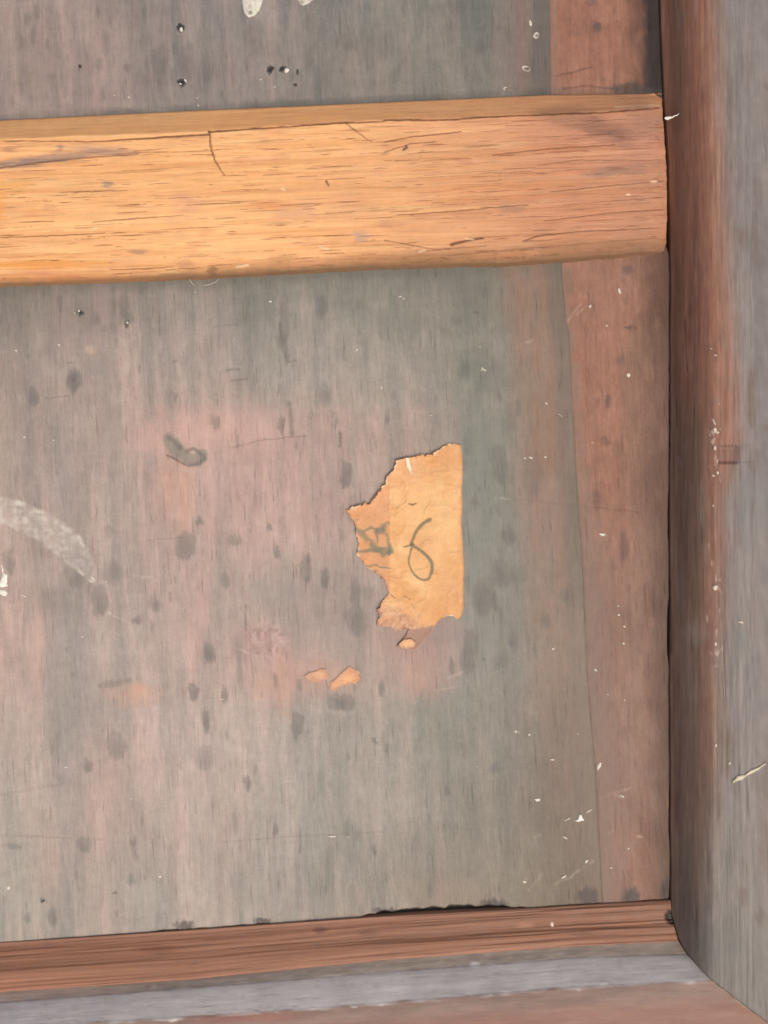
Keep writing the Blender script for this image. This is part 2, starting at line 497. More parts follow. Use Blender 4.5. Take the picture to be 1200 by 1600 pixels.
    # dark oval drip marks
    ov = [(504, 478, 10, 18, .38), (442, 521, 10, 22, .38), (446, 548, 5, 18, .34), (115, 596, 14, 17, .55), (113, 592, 7, 7, .4), (52, 622, 8, 15, .46), (195, 482, 8, 22, .36),
          (199, 497, 8, 10, .4), (150, 497, 6, 11, .3), (795, 655, 13, 30, .26), (780, 725, 14, 26, .36), (508, 616, 8, 16, .3), (540, 741, 9, 22, .45),
          (335, 657, 7, 11, .3), (310, 815, 7, 6, .5), (290, 853, 14, 19, .4), (352, 907, 6, 11, .3), (433, 862, 5, 10, .45), (478, 890, 7, 20, .4), (508, 905, 6, 15, .45),
          (555, 920, 9, 20, .35), (558, 972, 14, 24, .3), (327, 1021, 9, 15, .5), (303, 1082, 8, 16, .5), (322, 1128, 5, 17, .5), (182, 1165, 15, 21, .30),
          (137, 1198, 8, 11, .4), (320, 1185, 14, 18, .24), (465, 1132, 9, 20, .4), (388, 1223, 5, 10, .45), (430, 1298, 5, 9, .45), (542, 1296, 6, 11, .3),
          (210, 1317, 6, 8, .4), (82, 1432, 7, 14, .4), (42, 1434, 6, 8, .35), (205, 1377, 5, 9, .3), (585, 1328, 5, 10, .4), (772, 1200, 7, 9, .4),
          (755, 935, 15, 31, .42), (732, 1015, 12, 34, .40), (795, 836, 9, 15, .45), (786, 900, 18, 22, .25), (812, 898, 12, 14, .28), (250, 98, 12, 26, .32), (288, 86, 11, 22, .28), (292, 108, 9, 16, .3),
          (324, 108, 9, 24, .28), (397, 62, 13, 25, .30), (547, 70, 8, 10, .22), (590, 60, 20, 24, .14), (485, 88, 6, 22, .24), (600, 505, 10, 22, .2), (752, 72, 7, 14, .4),
          (883, 932, 7, 10, .45), (853, 970, 8, 10, .4), (802, 1000, 8, 14, .35), (785, 1030, 12, 14, .25), (595, 1075, 5, 11, .45), (605, 657, 4, 8, .4), (440, 660, 5, 14, .4), (350, 1085, 7, 12, .35),
          (365, 845, 12, 8, .25), (422, 825, 5, 5, .4), (575, 925, 8, 14, .2), (585, 850, 12, 22, .2), (120, 905, 10, 12, .24), (155, 935, 12, 24, .36), (175, 895, 14, 18, .26), (15, 880, 9, 20, .32), (240, 945, 8, 12, .3), (212, 968, 8, 6, .4),
          (540, 1098, 17, 12, .4), (525, 1095, 12, 12, .3), (585, 1158, 4, 4, .5), (830, 745, 16, 30, .24), (715, 500, 14, 8, .2), (120, 104, 30, 40, .10), (66, 1405, 4, 4, .5), (130, 1320, 14, 9, .3), (20, 1322, 16, 5, .3)]
    ro = random.Random(41)
    for i in range(170):       # smaller dabs and runs of the same dark stain
        x = ro.uniform(-40, 850); y = ro.choice([ro.uniform(445, 1430), ro.uniform(445, 1430), ro.uniform(-30, 150)])
        if ro.random() < .25:
            x = ro.uniform(725, 850); y = ro.uniform(440, 1150)
        a = ro.uniform(1.5, 5); b = a * ro.uniform(1.2, 4.5)
        cv.blob(x, y, a, b, srgb(100, 96, 90), a=ro.uniform(.10, .34), soft=ro.uniform(.15, .6), ang=-.05, wob=ro.uniform(.3, .7))
    for x, y, a, b, al in ov:
        sf = ro.uniform(.14, .45); wb = ro.uniform(.32, .62)
        cv.blob(x, y, a * 1.08, b * 1.08, srgb(108, 106, 100), a=al * .9, soft=sf, ang=ro.uniform(-.2, .1), wob=wb)
        cv.blob(x + a * .1, y + b * .25, a * .7, b * .6, srgb(92, 90, 86), a=al * .35, soft=.6, wob=.4)
    # curled worm-shaped mark
    cv.line([(263, 686), (270, 695), (278, 704)], [9, 12, 11], srgb(146, 138, 126), .75, soft=.35, wob=2)
    cv.line([(276, 704), (292, 717), (306, 720), (317, 714), (319, 708)], [9, 9, 9, 7, 6], srgb(146, 140, 128), .75, soft=.35, wob=2)
    cv.line([(292, 704), (302, 702), (314, 708), (320, 715), (312, 724), (296, 728)], [3, 2.5, 2.5, 3, 3, 2.5], srgb(112, 110, 102), .6, soft=.6, wob=2)
    cv.line([(263, 684), (274, 690), (282, 700)], 3.5, srgb(112, 110, 102), .5, wob=2)
    cv.line([(262, 712), (278, 720), (292, 729)], [1.5, 1.8, 1.2], srgb(100, 94, 86), .7, wob=2)
    # chalky half ring at the left
    d = seg_dist(px, py, [(-60, 815), (0, 797), (40, 810), (75, 828), (105, 850), (130, 878), (144, 900)], [24, 22, 23, 23, 23, 18, 10])
    ring = sstep(1.12, 0.82, d + 0.18 * fbm(px / 9, py / 9, 101, 3))
    tex = 0.40 + 0.6 * sstep(-.3, .5, fbm(px / 8, py / 6, 102, 4))
    cv.mix(slice(None), ring * tex * 0.75 * (1 - .6 * sstep(845, 905, py)), srgb(218, 210, 198))
    edge = sstep(.28, .05, np.abs(d - .86)) * sstep(0.0, .5, fbm(px / 16, py / 16, 104, 2))
    cv.mix(slice(None), edge * .55 * (py > 780), srgb(236, 230, 214))
    cv.h += ring * 0.25
    # thin scratches and checks
    DK = srgb(86, 78, 72)
    for p, w, a in [([(332, 511), (355, 508), (371, 507)], 1.0, .55), ([(354, 579), (375, 577)], 1.2, .65), ([(361, 594), (386, 592)], 1.1, .6), ([(446, 566), (462, 563)], 1.0, .6),
                    ([(360, 700), (405, 688), (450, 684), (478, 681)], .9, .5), ([(452, 630), (456, 680)], [3.2, 2.4], .55), ([(437, 505), (441, 540)], [1.3, 1.0], .5),
                    ([(462, 490), (461, 512)], 1.2, .5), ([(561, 515), (562, 524)], 1, .5), ([(401, 575), (400, 598)], 1.0, .5), ([(532, 677), (531, 698)], [2.2, 1.6], .7),
                    ([(525, 655), (525, 672)], 1, .5), ([(487, 640), (487, 655)], .9, .5), ([(434, 600), (434, 614)], .9, .4), ([(362, 680), (362, 690)], 1, .5),
                    ([(780, 778), (830, 782), (905, 790), (960, 797)], .9, .30), ([(0, 1305), (160, 1312)], 1.2, .22), ([(340, 1316), (470, 1306), (600, 1300)], 1.0, .26),
                    ([(0, 1242), (110, 1222)], 2.0, .14), ([(155, 1071), (180, 1068), (203, 1063)], [3, 5.5, 3], .42), ([(230, 845), (290, 839)], 1, .28), ([(218, 573), (218, 582)], .9, .5), ([(270, 566), (276, 564)], 1.1, .6),
                    ([(384, 945), (385, 985)], [1.4, 1.8], .55), ([(394, 1040), (395, 1075)], 1.0, .4), ([(430, 1056), (431, 1072)], [3.4, 3], .5), ([(740, 487), (747, 488)], 1.6, .7),
                    ([(755, 1028), (756, 1031)], 1.6, .7), ([(670, 440), (670, 463)], .8, .4), ([(20, 60), (22, 150)], 1.2, .18), ([(208, 10), (206, 70)], .9, .25), ([(287, 0), (288, 40)], .9, .25),
                    ([(318, 38), (322, 48)], .9, .35), ([(359, 45), (358, 80)], .9, .25), ([(105, 568), (116, 565)], .9, .5), ([(70, 622), (108, 618)], 1.2, .35), ([(440, 600), (432, 620)], .8, .4)]:
        cv.line(p, w, DK, a * .62, h=-0.2, soft=.9, wob=1.6, breaks=.3)
    rnd = random.Random(5)
    for i in range(150):      # fine upright checks in the paler wood
        x = rnd.uniform(250, 720); y = rnd.uniform(640, 950)
        if 600 < x < 730 and y > 690:
            continue
        L = rnd.uniform(5, 26)
        cv.line([(x, y), (x + L * .05, y + L)], rnd.uniform(.6, 1.1), DK, rnd.uniform(.10, .30), h=-0.2, soft=.9, wob=.8)
    for i in range(120):
        x = rnd.uniform(0, 860); y = rnd.choice([rnd.uniform(440, 1420), rnd.uniform(0, 150)])
        L = rnd.uniform(4, 16)
        cv.line([(x, y), (x + L * .05, y + L)], rnd.uniform(.6, 1.0), DK, rnd.uniform(.08, .25), wob=.8)
    # pale scuffs
    WH = srgb(226, 212, 196)
    for p, w, a in [([(1225 - 420, 1143), (812, 1146)], 1.5, .4), ([(868, 1382), (890, 1371), (918, 1352), (930, 1344)], [1.5, 2.2, 1.5, 1.2], .45), ([(826, 1392), (848, 1366)], 1.3, .3),
                    ([(818, 1378), (822, 1376)], 3, .5), ([(340, 1318), (360, 1322)], 1.2, .3), ([(440, 1222), (458, 1219)], 1.2, .3), ([(540, 1195), (575, 1192)], 1.0, .25),
                    ([(368, 1014), (380, 1016), (387, 1021)], 1.2, .75), ([(207, 898), (225, 903), (237, 900)], 1.2, .6), ([(165, 958), (185, 966), (205, 975)], .9, .6),
                    ([(772, 777), (797, 780)], 1.2, .6), ([(820, 536), (832, 530)], 1.4, .5), ([(885, 502), (900, 482), (910, 474)], 1.2, .45), ([(700, 1060), (722, 1050)], 1.6, .4),
                    ([(680, 1080), (715, 1072)], 1.2, .35), ([(835, 1310), (846, 1302)], 1.2, .3), ([(60, 505), (0, 549)], .5, .0), ([(0, 548), (10, 549)], 2.6, .5), ([(232, 462), (241, 463)], 1.6, .5)]:
        if a:
            cv.line(p, w, WH, a * .7, wob=2.5, soft=.9, breaks=.45)
    # rough lifted patch
    cv.blob(420, 1000, 32, 24, srgb(202, 168, 158), a=.4, soft=.5, wob=.5)
    sl = cv.rows(960, 1045)
    x, y = cv.px[sl], cv.py[sl]
    r = sstep(1.2, .5, np.hypot((x - 418) / 40, (y - 1000) / 34)) * fbm(x / 6, y / 6, 120, 3)
    cv.h[sl] += r * 1.0
    cv.col[sl] += (r * 0.10)[..., None]


def holes(cv):
    BK = srgb(34, 34, 36)
    for x, y, a, b, dp in [(281, 45, 6, 8, 4), (284, 129, 6, 6, 4), (422, 109, 4.5, 4, 4), (441, 109, 5, 4, 3), (464, 113, 2, 2.2, 3), (462, 130, 3.2, 2.6, 4), (125, 105, 3, 2.6, 3),
                           (123, 487, 5, 4, 1.2), (67, 1407, 2, 2, 1.5), (178, 1396, 3, 1.4, 1), (932, 41, 7, 7, .2), (199, 506, 3, 5, 1)]:
        cv.blob(x, y, a, b, BK, a=.86 if dp > 1 else .4, soft=.3, wob=.85, h=-dp * .6)


# trench between the panel and its neighbours
def gaps(cv):
    px, py = cv.px, cv.py
    gap_w = np.interp(py, [-400, 0, 120, 158, 164, 376, 386, 400, 760, 790, 830, 850, 930, 960, 1020, 1040, 1220, 1250, 1300, 1330, 1380, 1400, 1440],
                      [.5, 1.0, 1.5, .8, 6.0, 6.5, 4, .3, .1, 1.8, 1.6, .1, .2, 2.4, 2.6, .1, .1, 1.3, 1.8, .1, 1.0, 2.4, 2.5])
    d = np.abs(px - (stile_base(py) - 1.5)) / np.maximum(gap_w + .6 * fbm(py / 11, py * 0 + .5, 7, 2), .05)
    m = sstep(1.4, .7, d)
    cv.h -= m * (10 + 14 * sstep(3, 6, gap_w))
    cv.mix(slice(None), m * .75, srgb(34, 27, 25))
    gw = np.interp(px, [-700, 0, 100, 175, 215, 270, 300, 400, 440, 560, 580, 600, 700, 790, 830, 860, 900, 960, 1010, 1045],
                   [.1, .1, .1, .8, .7, 2.0, .9, 1.8, .2, .2, 4.6, 7.0, 6.4, 4.6, .3, .8, 1.6, .6, 1.3, 2.5])
    edge = bead_top(px) - gw * .6 + .6
    d = np.abs(py - edge + 1.5 * fbm(px / 12, py * 0, 9, 3)) / np.maximum(gw * (1 + .5 * fbm(px / 15, py * 0 + 3, 10, 2)), .05)
    m = sstep(1.3, .7, d)
    cv.h -= m * 10
    cv.mix(slice(None), m * .8, srgb(36, 38, 36))
    for x, y, a, b in [(287, 1446, 14, 7), (410, 1439, 12, 5), (918, 1402, 16, 13), (985, 1400, 12, 10), (770, 1412, 18, 7), (490, 1440, 14, 3), (600, 1424, 18, 5), (1040, 1392, 7, 16)]:
        cv.blob(x, y, a, b, srgb(70, 64, 62), a=.62, soft=.5, wob=.4)
    # patchy shade above the rail's upper edge, put into the panel colour
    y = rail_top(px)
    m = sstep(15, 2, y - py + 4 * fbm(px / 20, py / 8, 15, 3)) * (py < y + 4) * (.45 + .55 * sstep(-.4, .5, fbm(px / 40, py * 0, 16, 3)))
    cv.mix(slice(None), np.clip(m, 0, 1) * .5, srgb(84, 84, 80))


xl_c = np.linspace(-640, -30, 60)
def col_s(step, x0, x1):
    return np.arange(x0, x1, step)

ys = np.concatenate((np.linspace(-380, -30, 50), np.arange(-26, 1396, 1.9), np.arange(1396, 1482, 1.0), np.linspace(1484, 1500, 4)))
xs_p = np.concatenate((xl_c, np.arange(-26, 856, 1.75), [858.0]))
s = (xs_p + 640) / (858.0 + 640)
PY = np.broadcast_to(ys[:, None], (len(ys), len(s))).copy()
JX = joint(ys)[:, None] + 0.2
PX = np.where(xs_p[None, :] < 500, xs_p[None, :], 500 + (xs_p[None, :] - 500) * (JX - 500) / 358.0)
cv = Canvas(PX, PY, srgb(160, 150, 143))
cv.col = panel_base(PX, PY)
cv.fray(3, 7, 3.2, 13)
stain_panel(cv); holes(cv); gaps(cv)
lean = PX - .045 * PY
cv.h += 0.10 * fbm(lean / 4.2, PY / 70, 130, 3) + 0.35 * fbm(PX / 90, PY / 120, 140, 2)

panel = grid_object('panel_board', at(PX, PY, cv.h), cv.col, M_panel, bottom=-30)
parent(panel, cabinet)
tag(panel, 'wide grey and pink stained board with drip marks')

# ---- narrow board along the stile
xs_e = np.concatenate((np.linspace(0, .93, 84), np.linspace(.935, 1.03, 26), [1.06, 1.12]))
PY = np.broadcast_to(ys[:, None], (len(ys), len(xs_e))).copy()
JX = joint(ys)[:, None] + 0.4
SB = stile_base(ys)[:, None]
PX = JX - 3 + xs_e[None, :] * (SB - JX + 3)
cv = Canvas(PX, PY, srgb(158, 118, 100))
cv.fray(5, 9, 3.2, 14, 910)
t = np.interp(PY, [0, 140, 420, 560, 760, 900, 1100, 1300, 1400], [0, .0, .25, .1, .1, .55, .65, .55, .2])
cv.col = srgb(160, 114, 93) * (1 - t[..., None]) + srgb(148, 120, 105) * t[..., None]
lean = PX - .05 * PY
st = .6 * fbm(lean / 18, PY / 300, 201, 3) + .5 * fbm(lean / 6, PY / 160, 203, 3) + .5 * fbm(PX / 50, PY / 60, 205, 3)
cv.col += st[..., None] * np.array([.06, .052, .046]) + (fbm(PX / 12, PY / 16, 206, 4, .7) * .035)[..., None]
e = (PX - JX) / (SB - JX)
cv.mix(slice(None), sstep(.55, 1.0, e + .12 * fbm(PX / 30, PY / 50, 207, 3)) * .85, srgb(88, 62, 47))  # corner shade and dirt beside the stile, mixed into the board colour
cv.mix(slice(None), sstep(.40, .62, e + .2 * fbm(PX / 30, PY / 80, 209, 3)) * .3 * sstep(480, 560, PY), srgb(126, 104, 90))
cv.mix(slice(None), sstep(.18, .0, e) * .25 * sstep(380, 420, PY) * sstep(900, 800, PY), srgb(190, 132, 108))
re_ = random.Random(43)
for i in range(90):
    y = re_.uniform(-30, 1400); x = float(joint(np.array(y))) + re_.uniform(4, 150)
    a = re_.uniform(2, 9); b = a * re_.uniform(.7, 3)
    cv.blob(x, y, a, b, srgb(112, 84, 70) if re_.random() < .65 else srgb(178, 136, 114), a=re_.uniform(.12, .38), soft=re_.uniform(.25, .7), wob=.5)
# black shade and a little dirt painted into the upper corner, ragged edge
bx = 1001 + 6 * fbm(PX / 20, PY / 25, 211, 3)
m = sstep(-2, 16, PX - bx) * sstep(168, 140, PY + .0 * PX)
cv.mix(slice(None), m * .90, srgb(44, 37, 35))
for b in [(985, 138, 26, 9, srgb(60, 52, 48), .6), (932, 42, 8, 8, srgb(86, 78, 80), .7), (928, 2, 8, 8, srgb(100, 84, 80), .5), (900, 40, 30, 16, srgb(140, 100, 84), .4), (932, 780, 8, 14, srgb(106, 78, 66), .6), (974, 852, 8, 22, srgb(104, 80, 68), .55),
          (878, 784, 8, 12, srgb(98, 80, 72), .45), (985, 512, 8, 3, srgb(86, 66, 60), .7), (920, 1014, 7, 9, srgb(110, 82, 76), .5), (948, 625, 4, 10, srgb(104, 78, 68), .6), (932, 630, 4, 8, srgb(112, 84, 74), .4),
          (947, 690, 8, 5, srgb(112, 80, 70), .6), (970, 565, 8, 10, srgb(122, 98, 84), .5), (980, 422, 8, 8, srgb(96, 76, 74), .5), (1000, 1250, 30, 60, srgb(138, 112, 96), .35), (930, 1090, 14, 26, srgb(126, 98, 88), .3),
          (985, 1400, 13, 12, srgb(80, 68, 70), .6), (960, 1330, 40, 40, srgb(168, 130, 110), .35), (1010, 1330, 14, 60, srgb(132, 92, 74), .5), (975, 1150, 30, 80, srgb(158, 130, 116), .3), (918, 1402, 15, 14, srgb(74, 70, 70), .5)]:
    cv.blob(*b[:4], b[4], a=b[5], soft=.5, wob=.4)
for p, w, a in [([(870, 118), (900, 112), (925, 104)], 1.3, .5), ([(880, 138), (920, 134), (970, 140)], 1.2, .5), ([(914, 505), (915, 570), (918, 650)], .8, .35), ([(905, 790), (1000, 800)], .8, .35), ([(900, 1035), (960, 948)], .1, .01)]:
    cv.line(p, w, srgb(86, 62, 54), a, h=-.4, wob=1.5)
for p, w in [([(886, 503), (897, 488), (908, 475)], 1.2), ([(900, 492), (912, 482)], 1.0), ([(962, 1243), (972, 1246)], 2.5), ([(950, 1303), (960, 1296)], 1.5), ([(995, 1306), (1004, 1308)], 1.2), ([(930, 1252), (955, 1240), (985, 1232)], 1.2)]:
    cv.line(p, w, srgb(214, 180, 160), .55, wob=1.2, breaks=.3)
gaps(cv)
cv.h += .12 * fbm(lean / 4.2, PY / 70, 213, 3) - .5 + .3 * fbm(PX / 60, PY / 120, 215, 2) + .35
cv.h -= .9 * sstep(.6, -1.0, PX - JX)
cv.col += (np.random.RandomState(6).rand(*PX.shape) - .5)[..., None] * .035 + fbm(lean / 2.6, PY / 22, 217, 3, .75)[..., None] * .04
cv.mix(slice(None), sstep(18 + 46 * sstep(560, 1000, PY), 0, PX - JX + 16 * fbm(PX / 5, PY / 18, 219, 4)) * (.55 + .25 * sstep(700, 1000, PY)), srgb(136, 117, 104))
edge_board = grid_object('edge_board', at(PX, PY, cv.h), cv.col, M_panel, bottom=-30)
parent(edge_board, cabinet)
tag(edge_board, 'narrow reddish brown board beside the stile')

# ------------------------------------------------------------------ cross rail
ZR = 33.0
xs = np.concatenate((np.linspace(-600, -30, 70), np.arange(-26, 1036, 2.2), [1037.5, 1039, 1040.2, 1041.2, 1041.8]))
va = np.concatenate((np.linspace(0, 1, 14), 1 + np.linspace(0.006, 1, 215), 2 + np.linspace(.04, 1, 26), 3 + np.linspace(.15, 1, 8)))
X, V = np.meshgrid(xs, va)
rag = 1.6 * fbm(X / 26, X * 0 + 1.5, 301, 4) + 1.0 * fbm(X / 7, X * 0 + 2.5, 303, 3)
yT = rail_top(X); yA = rail_arris(X) + .8 * fbm(X / 40, X * 0, 305, 3); yL = rail_low(X) + rag
yF = yL - 26 - 12 * sstep(400, 1000, X)
PYr = np.where(V <= 1, yT + (yA - yT) * V, np.where(V <= 2, yA + (yF - yA) * (V - 1), np.where(V <= 3, yF + (yL - yF) * (V - 2), yL + 6.5 * (V - 3))))
zf = ZR + 1.2 * np.sin(np.clip(V - 1, 0, 1) * np.pi)
Zr = np.where(V <= 1, 3 + (ZR - 4) * np.clip(V, 0, 1) ** 1.0, np.where(V <= 2, zf, np.where(V <= 3, ZR - 20 * np.clip(V - 2, 0, 1) ** 2.0, ZR - 20 - (ZR - 19) * np.clip(V - 3, 0, 1))))
Zr = Zr - 14 * np.clip((X - 1006) / 36.0, 0, 1) ** 2.3 * (V > .0)
# the end is not sawn quite square
PXr = X + np.where(X > 900, (X - 900) / 142.0 * (np.interp(PYr, [150, 200, 260, 330, 380, 400], [-8, -5, -.5, .8, -1, -6]) + 0.8 * fbm(PYr / 9, PYr * 0, 307, 2)), 0)
cv = Canvas(PXr, PYr, srgb(243, 190, 132))
cv.fray(14, 4, 30, 3, 920)
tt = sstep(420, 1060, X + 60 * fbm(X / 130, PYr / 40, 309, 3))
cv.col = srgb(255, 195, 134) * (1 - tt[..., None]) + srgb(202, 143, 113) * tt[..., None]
g = .55 * fbm(X / 260, PYr / 8 + X * .006, 311, 4) + .45 * fbm(X / 90, PYr / 3.2 + X * .01, 313, 3) + .4 * fbm(X / 120, PYr / 30, 315, 3)
cv.col += g[..., None] * np.array([.03, .055, .06])
gl = fbm(X / 520, PYr / 5.5 + .05 * X / 10 + 2 * fbm(X / 300, PYr / 60, 328, 2), 327, 3)
cv.mix(slice(None), sstep(.18, .34, gl) * .22, srgb(212, 142, 84))
cv.mix(slice(None), sstep(-.2, -.36, gl) * .25, srgb(255, 214, 150))
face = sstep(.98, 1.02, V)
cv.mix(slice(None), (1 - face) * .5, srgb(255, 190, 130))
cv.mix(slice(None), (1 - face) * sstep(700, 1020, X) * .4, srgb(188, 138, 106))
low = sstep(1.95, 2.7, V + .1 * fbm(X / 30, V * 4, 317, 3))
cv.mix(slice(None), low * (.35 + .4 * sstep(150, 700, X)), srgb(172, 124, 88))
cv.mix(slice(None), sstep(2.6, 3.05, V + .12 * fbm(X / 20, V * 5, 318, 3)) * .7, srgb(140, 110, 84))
cv.mix(slice(None), sstep(940, 1040, X) * .35 * face, srgb(176, 134, 112))
for b in [(20, 255, 120, 7, srgb(176, 146, 126), .75, .5, -.13), (60, 252, 90, 4, srgb(150, 130, 120), .7, .5, -.1), (160, 235, 46, 7, srgb(184, 150, 132), .7, .6, .08), (95, 231, 6, 6, srgb(182, 146, 128), .75, .4, 0), (12, 234, 12, 4, srgb(196, 146, 116), .7, .5, 0),
          (169, 288, 11, 6, srgb(176, 150, 134), .75, .4, 0), (218, 395, 15, 4, srgb(178, 140, 116), .7, .5, -.1), (330, 424, 8, 10, srgb(142, 108, 80), .6, .4, 0), (285, 412, 12, 6, srgb(196, 146, 112), .5, .6, 0), (565, 370, 11, 9, srgb(196, 164, 146), .75, .5, 0),
          (445, 335, 20, 14, srgb(222, 164, 132), .45, .8, 0), (290, 318, 26, 18, srgb(226, 168, 136), .45, .8, -.4), (420, 320, 30, 7, srgb(226, 150, 100), .4, .8, 0), (480, 330, 12, 20, srgb(220, 162, 130), .4, .8, 0), (540, 320, 40, 18, srgb(226, 168, 130), .4, .8, 0),
          (60, 414, 90, 6, srgb(244, 160, 70), .55, .6, -.03), (20, 290, 24, 6, srgb(246, 176, 90), .5, .7, 0), (0, 320, 8, 30, srgb(236, 160, 80), .4, .8, 0), (100, 435, 140, 6, srgb(232, 150, 92), .4, .8, 0), (70, 425, 26, 12, srgb(240, 160, 110), .35, .8, 0),
          (905, 187, 60, 15, srgb(166, 122, 98), .62, .5, .12), (950, 208, 42, 17, srgb(160, 116, 96), .7, .4, .35), (965, 212, 18, 9, srgb(140, 102, 88), .5, .6, 0), (1010, 195, 36, 30, srgb(170, 128, 106), .55, .7, 0),
          (990, 263, 62, 7, srgb(162, 126, 110), .7, .5, -.09), (950, 270, 34, 5, srgb(170, 132, 112), .6, .6, -.06), (1000, 235, 40, 16, srgb(212, 150, 124), .4, .8, 0), (1000, 330, 60, 50, srgb(206, 152, 116), .35, .9, 0),
          (800, 327, 22, 4, srgb(170, 130, 104), .6, .6, -.06), (730, 252, 14, 6, srgb(206, 142, 104), .5, .6, 0), (720, 400, 70, 10, srgb(156, 120, 84), .5, .7, -.05), (650, 405, 60, 9, srgb(172, 130, 90), .5, .7, -.02), (440, 405, 24, 8, srgb(186, 140, 92), .5, .6, -.2), (880, 382, 100, 8, srgb(166, 124, 92), .5, .7, -.1), (760, 300, 6, 60, srgb(222, 164, 116), .4, .8, 0), (960, 390, 70, 10, srgb(150, 112, 88), .5, .7, -.1)]:
    cv.blob(*b[:4], b[4], a=b[5], soft=b[6], ang=b[7], wob=.35)
rr_ = random.Random(51)
for i in range(110):
    x = rr_.uniform(-40, 1036); y = rr_.uniform(float(rail_arris(np.array(x))) + 6, float(rail_low(np.array(x))) - 6)
    a = rr_.uniform(6, 34); b = rr_.uniform(2, 8)
    cv.blob(x, y, a, b, [srgb(224, 158, 112), srgb(255, 212, 158), srgb(206, 146, 112), srgb(232, 170, 134)][rr_.randrange(4)], a=rr_.uniform(.12, .4), soft=rr_.uniform(.3, .9), ang=-.045, wob=.5)
CRK = srgb(120, 74, 48)
rnd = random.Random(77)
for i in range(620):     # open pores, short dark strokes along the grain
    x = rnd.uniform(-560, 1030); y0 = rail_top(np.array(x)); y = rnd.uniform(float(rail_arris(np.array(x))) + 4, float(rail_low(np.array(x))) - 4)
    L = min(130, rnd.expovariate(1 / 30.0) + 6); k = -.045 + rnd.uniform(-.015, .015)
    w = rnd.uniform(.3, .65)
    cv.line([(x, y), (x + L * .5, y + k * L * .5 + rnd.uniform(-1, 1)), (x + L, y + k * L)], [w * .6, w * 1.2, w * .4], CRK, rnd.uniform(.2, .75), h=-.4, soft=.8)
for p, w, a, h in [([(327, 203), (329, 230), (335, 250), (351, 275)], [1.0, 1.2, 1.0, .5], .85, -2), ([(0, 220), (150, 221), (230, 216), (327, 210)], [.4, .8, 1.3, 1.5], .7, -2), ([(326, 206), (420, 200), (520, 193), (600, 190)], [1.4, 1.0, .8, .7], .75, -1.6),
                   ([(540, 192), (560, 208), (582, 222)], [.9, .8, .4], .6, -1), ([(600, 188), (700, 187), (800, 181), (850, 179), (940, 176), (1030, 169)], [1.0, 1.1, .7, 1.2, .9, .8], .75, -1.6), ([(0, 262), (60, 254), (140, 246), (215, 240)], [1.6, 1.4, 1.2, .8], .45, -1),
                   ([(600, 222), (640, 214), (720, 206)], .9, .55, -.8), ([(600, 238), (640, 225), (680, 221)], .8, .55, -.8), ([(770, 242), (860, 232), (960, 226)], .9, .5, -.8), ([(840, 258), (900, 250), (1035, 250)], [.6, .8, .6], .4, -.6),
                   ([(620, 336), (700, 331), (790, 322), (825, 320)], .8, .5, -.8), ([(705, 382), (730, 376), (755, 372)], [2.2, 1.6, 1.2], .75, -1.5), ([(820, 376), (840, 368), (900, 362), (1030, 356)], [1.4, 1.2, .7, .6], .55, -1),
                   ([(860, 300), (950, 290), (1038, 283)], .7, .5, -.8), ([(600, 375), (680, 390), (760, 384)], .8, .35, -.6), ([(0, 371), (90, 368), (165, 364)], [.7, .8, .5], .6, -.8), ([(145, 347), (215, 341), (287, 336)], [.5, .8, .4], .6, -.8),
                   ([(170, 421), (230, 420), (270, 417)], [.5, .8, .4], .6, -.8), ([(95, 300), (145, 299), (200, 297)], [.5, .8, .4], .6, -.8), ([(630, 234), (636, 230), (634, 227)], [1.6, 1.8, .8], .8, -.8), ([(510, 283), (514, 290)], [1.6, 1], .7, -.6),
                   ([(850, 345), (960, 332), (1036, 328)], .7, .5, -.8), ([(880, 320), (980, 312), (1036, 308)], .6, .4, -.6), ([(700, 400), (860, 385), (1030, 372)], .7, .4, -.8)]:
    cv.line(p, w, srgb(96, 60, 42), a, h=h, soft=.7, wob=.9)
for p, w, a in [([(500, 386), (512, 389)], 1.6, .7), ([(440, 295), (445, 297)], 1.5, .8), ([(370, 417), (388, 415)], 1.8, .7), ([(145, 357), (150, 356)], 1.5, .6), ([(1018, 284), (1025, 284)], 1.4, .8), ([(980, 304), (984, 304)], 1.4, .8), ([(655, 393), (664, 391)], 1.4, .7), ([(728, 373), (740, 375)], 1.8, .6), ([(960, 168), (1030, 164)], 1.2, .5)]:
    cv.line(p, w, srgb(252, 226, 188), a, wob=1, breaks=.2)
cv.h += .18 * fbm(X / 130, PYr / 2.4 + X * .012, 321, 3) * face + .35 * fbm(X / 40, PYr / 9, 323, 3) + sstep(1.75, 2.4, V) * .9 * fbm(X / 18, PYr / 4, 325, 3) * sstep(300, 800, X)
co = at(PXr, PYr, Zr + cv.h)
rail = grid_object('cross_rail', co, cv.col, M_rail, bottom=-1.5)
parent(rail, cabinet)
tag(rail, 'bare pale orange cross rail with cracks and chamfered upper edge')

# ------------------------------------------------------------------ side stile
ZE = 66.0
uu = np.concatenate((np.linspace(0, 1, 62), 1 + np.linspace(.012, .5, 70), np.linspace(1.52, 4.0, 40)))
rows_t = np.concatenate((np.linspace(0, .19, 40), np.linspace(.192, 1, 640)))


def stile_z(u):
    l_ = np.clip(u, 0, 1)
    return np.where(u <= 1, ZE * (1 - (1 - l_) ** 1.4), ZE + 26 * np.clip(u - 1, 0, 3) ** .8)


def stile_xz(u, y):
    b = stile_base(y); e = stile_edge(y)
    lin = np.clip(u, 0, 1)
    x = np.where(u <= 1, b + (e - b) * lin, e + (u - 1) * 128)
    z = sum(stile_z(u + d_) for d_ in np.linspace(-.2, .2, 11)) / 11
    return x, z


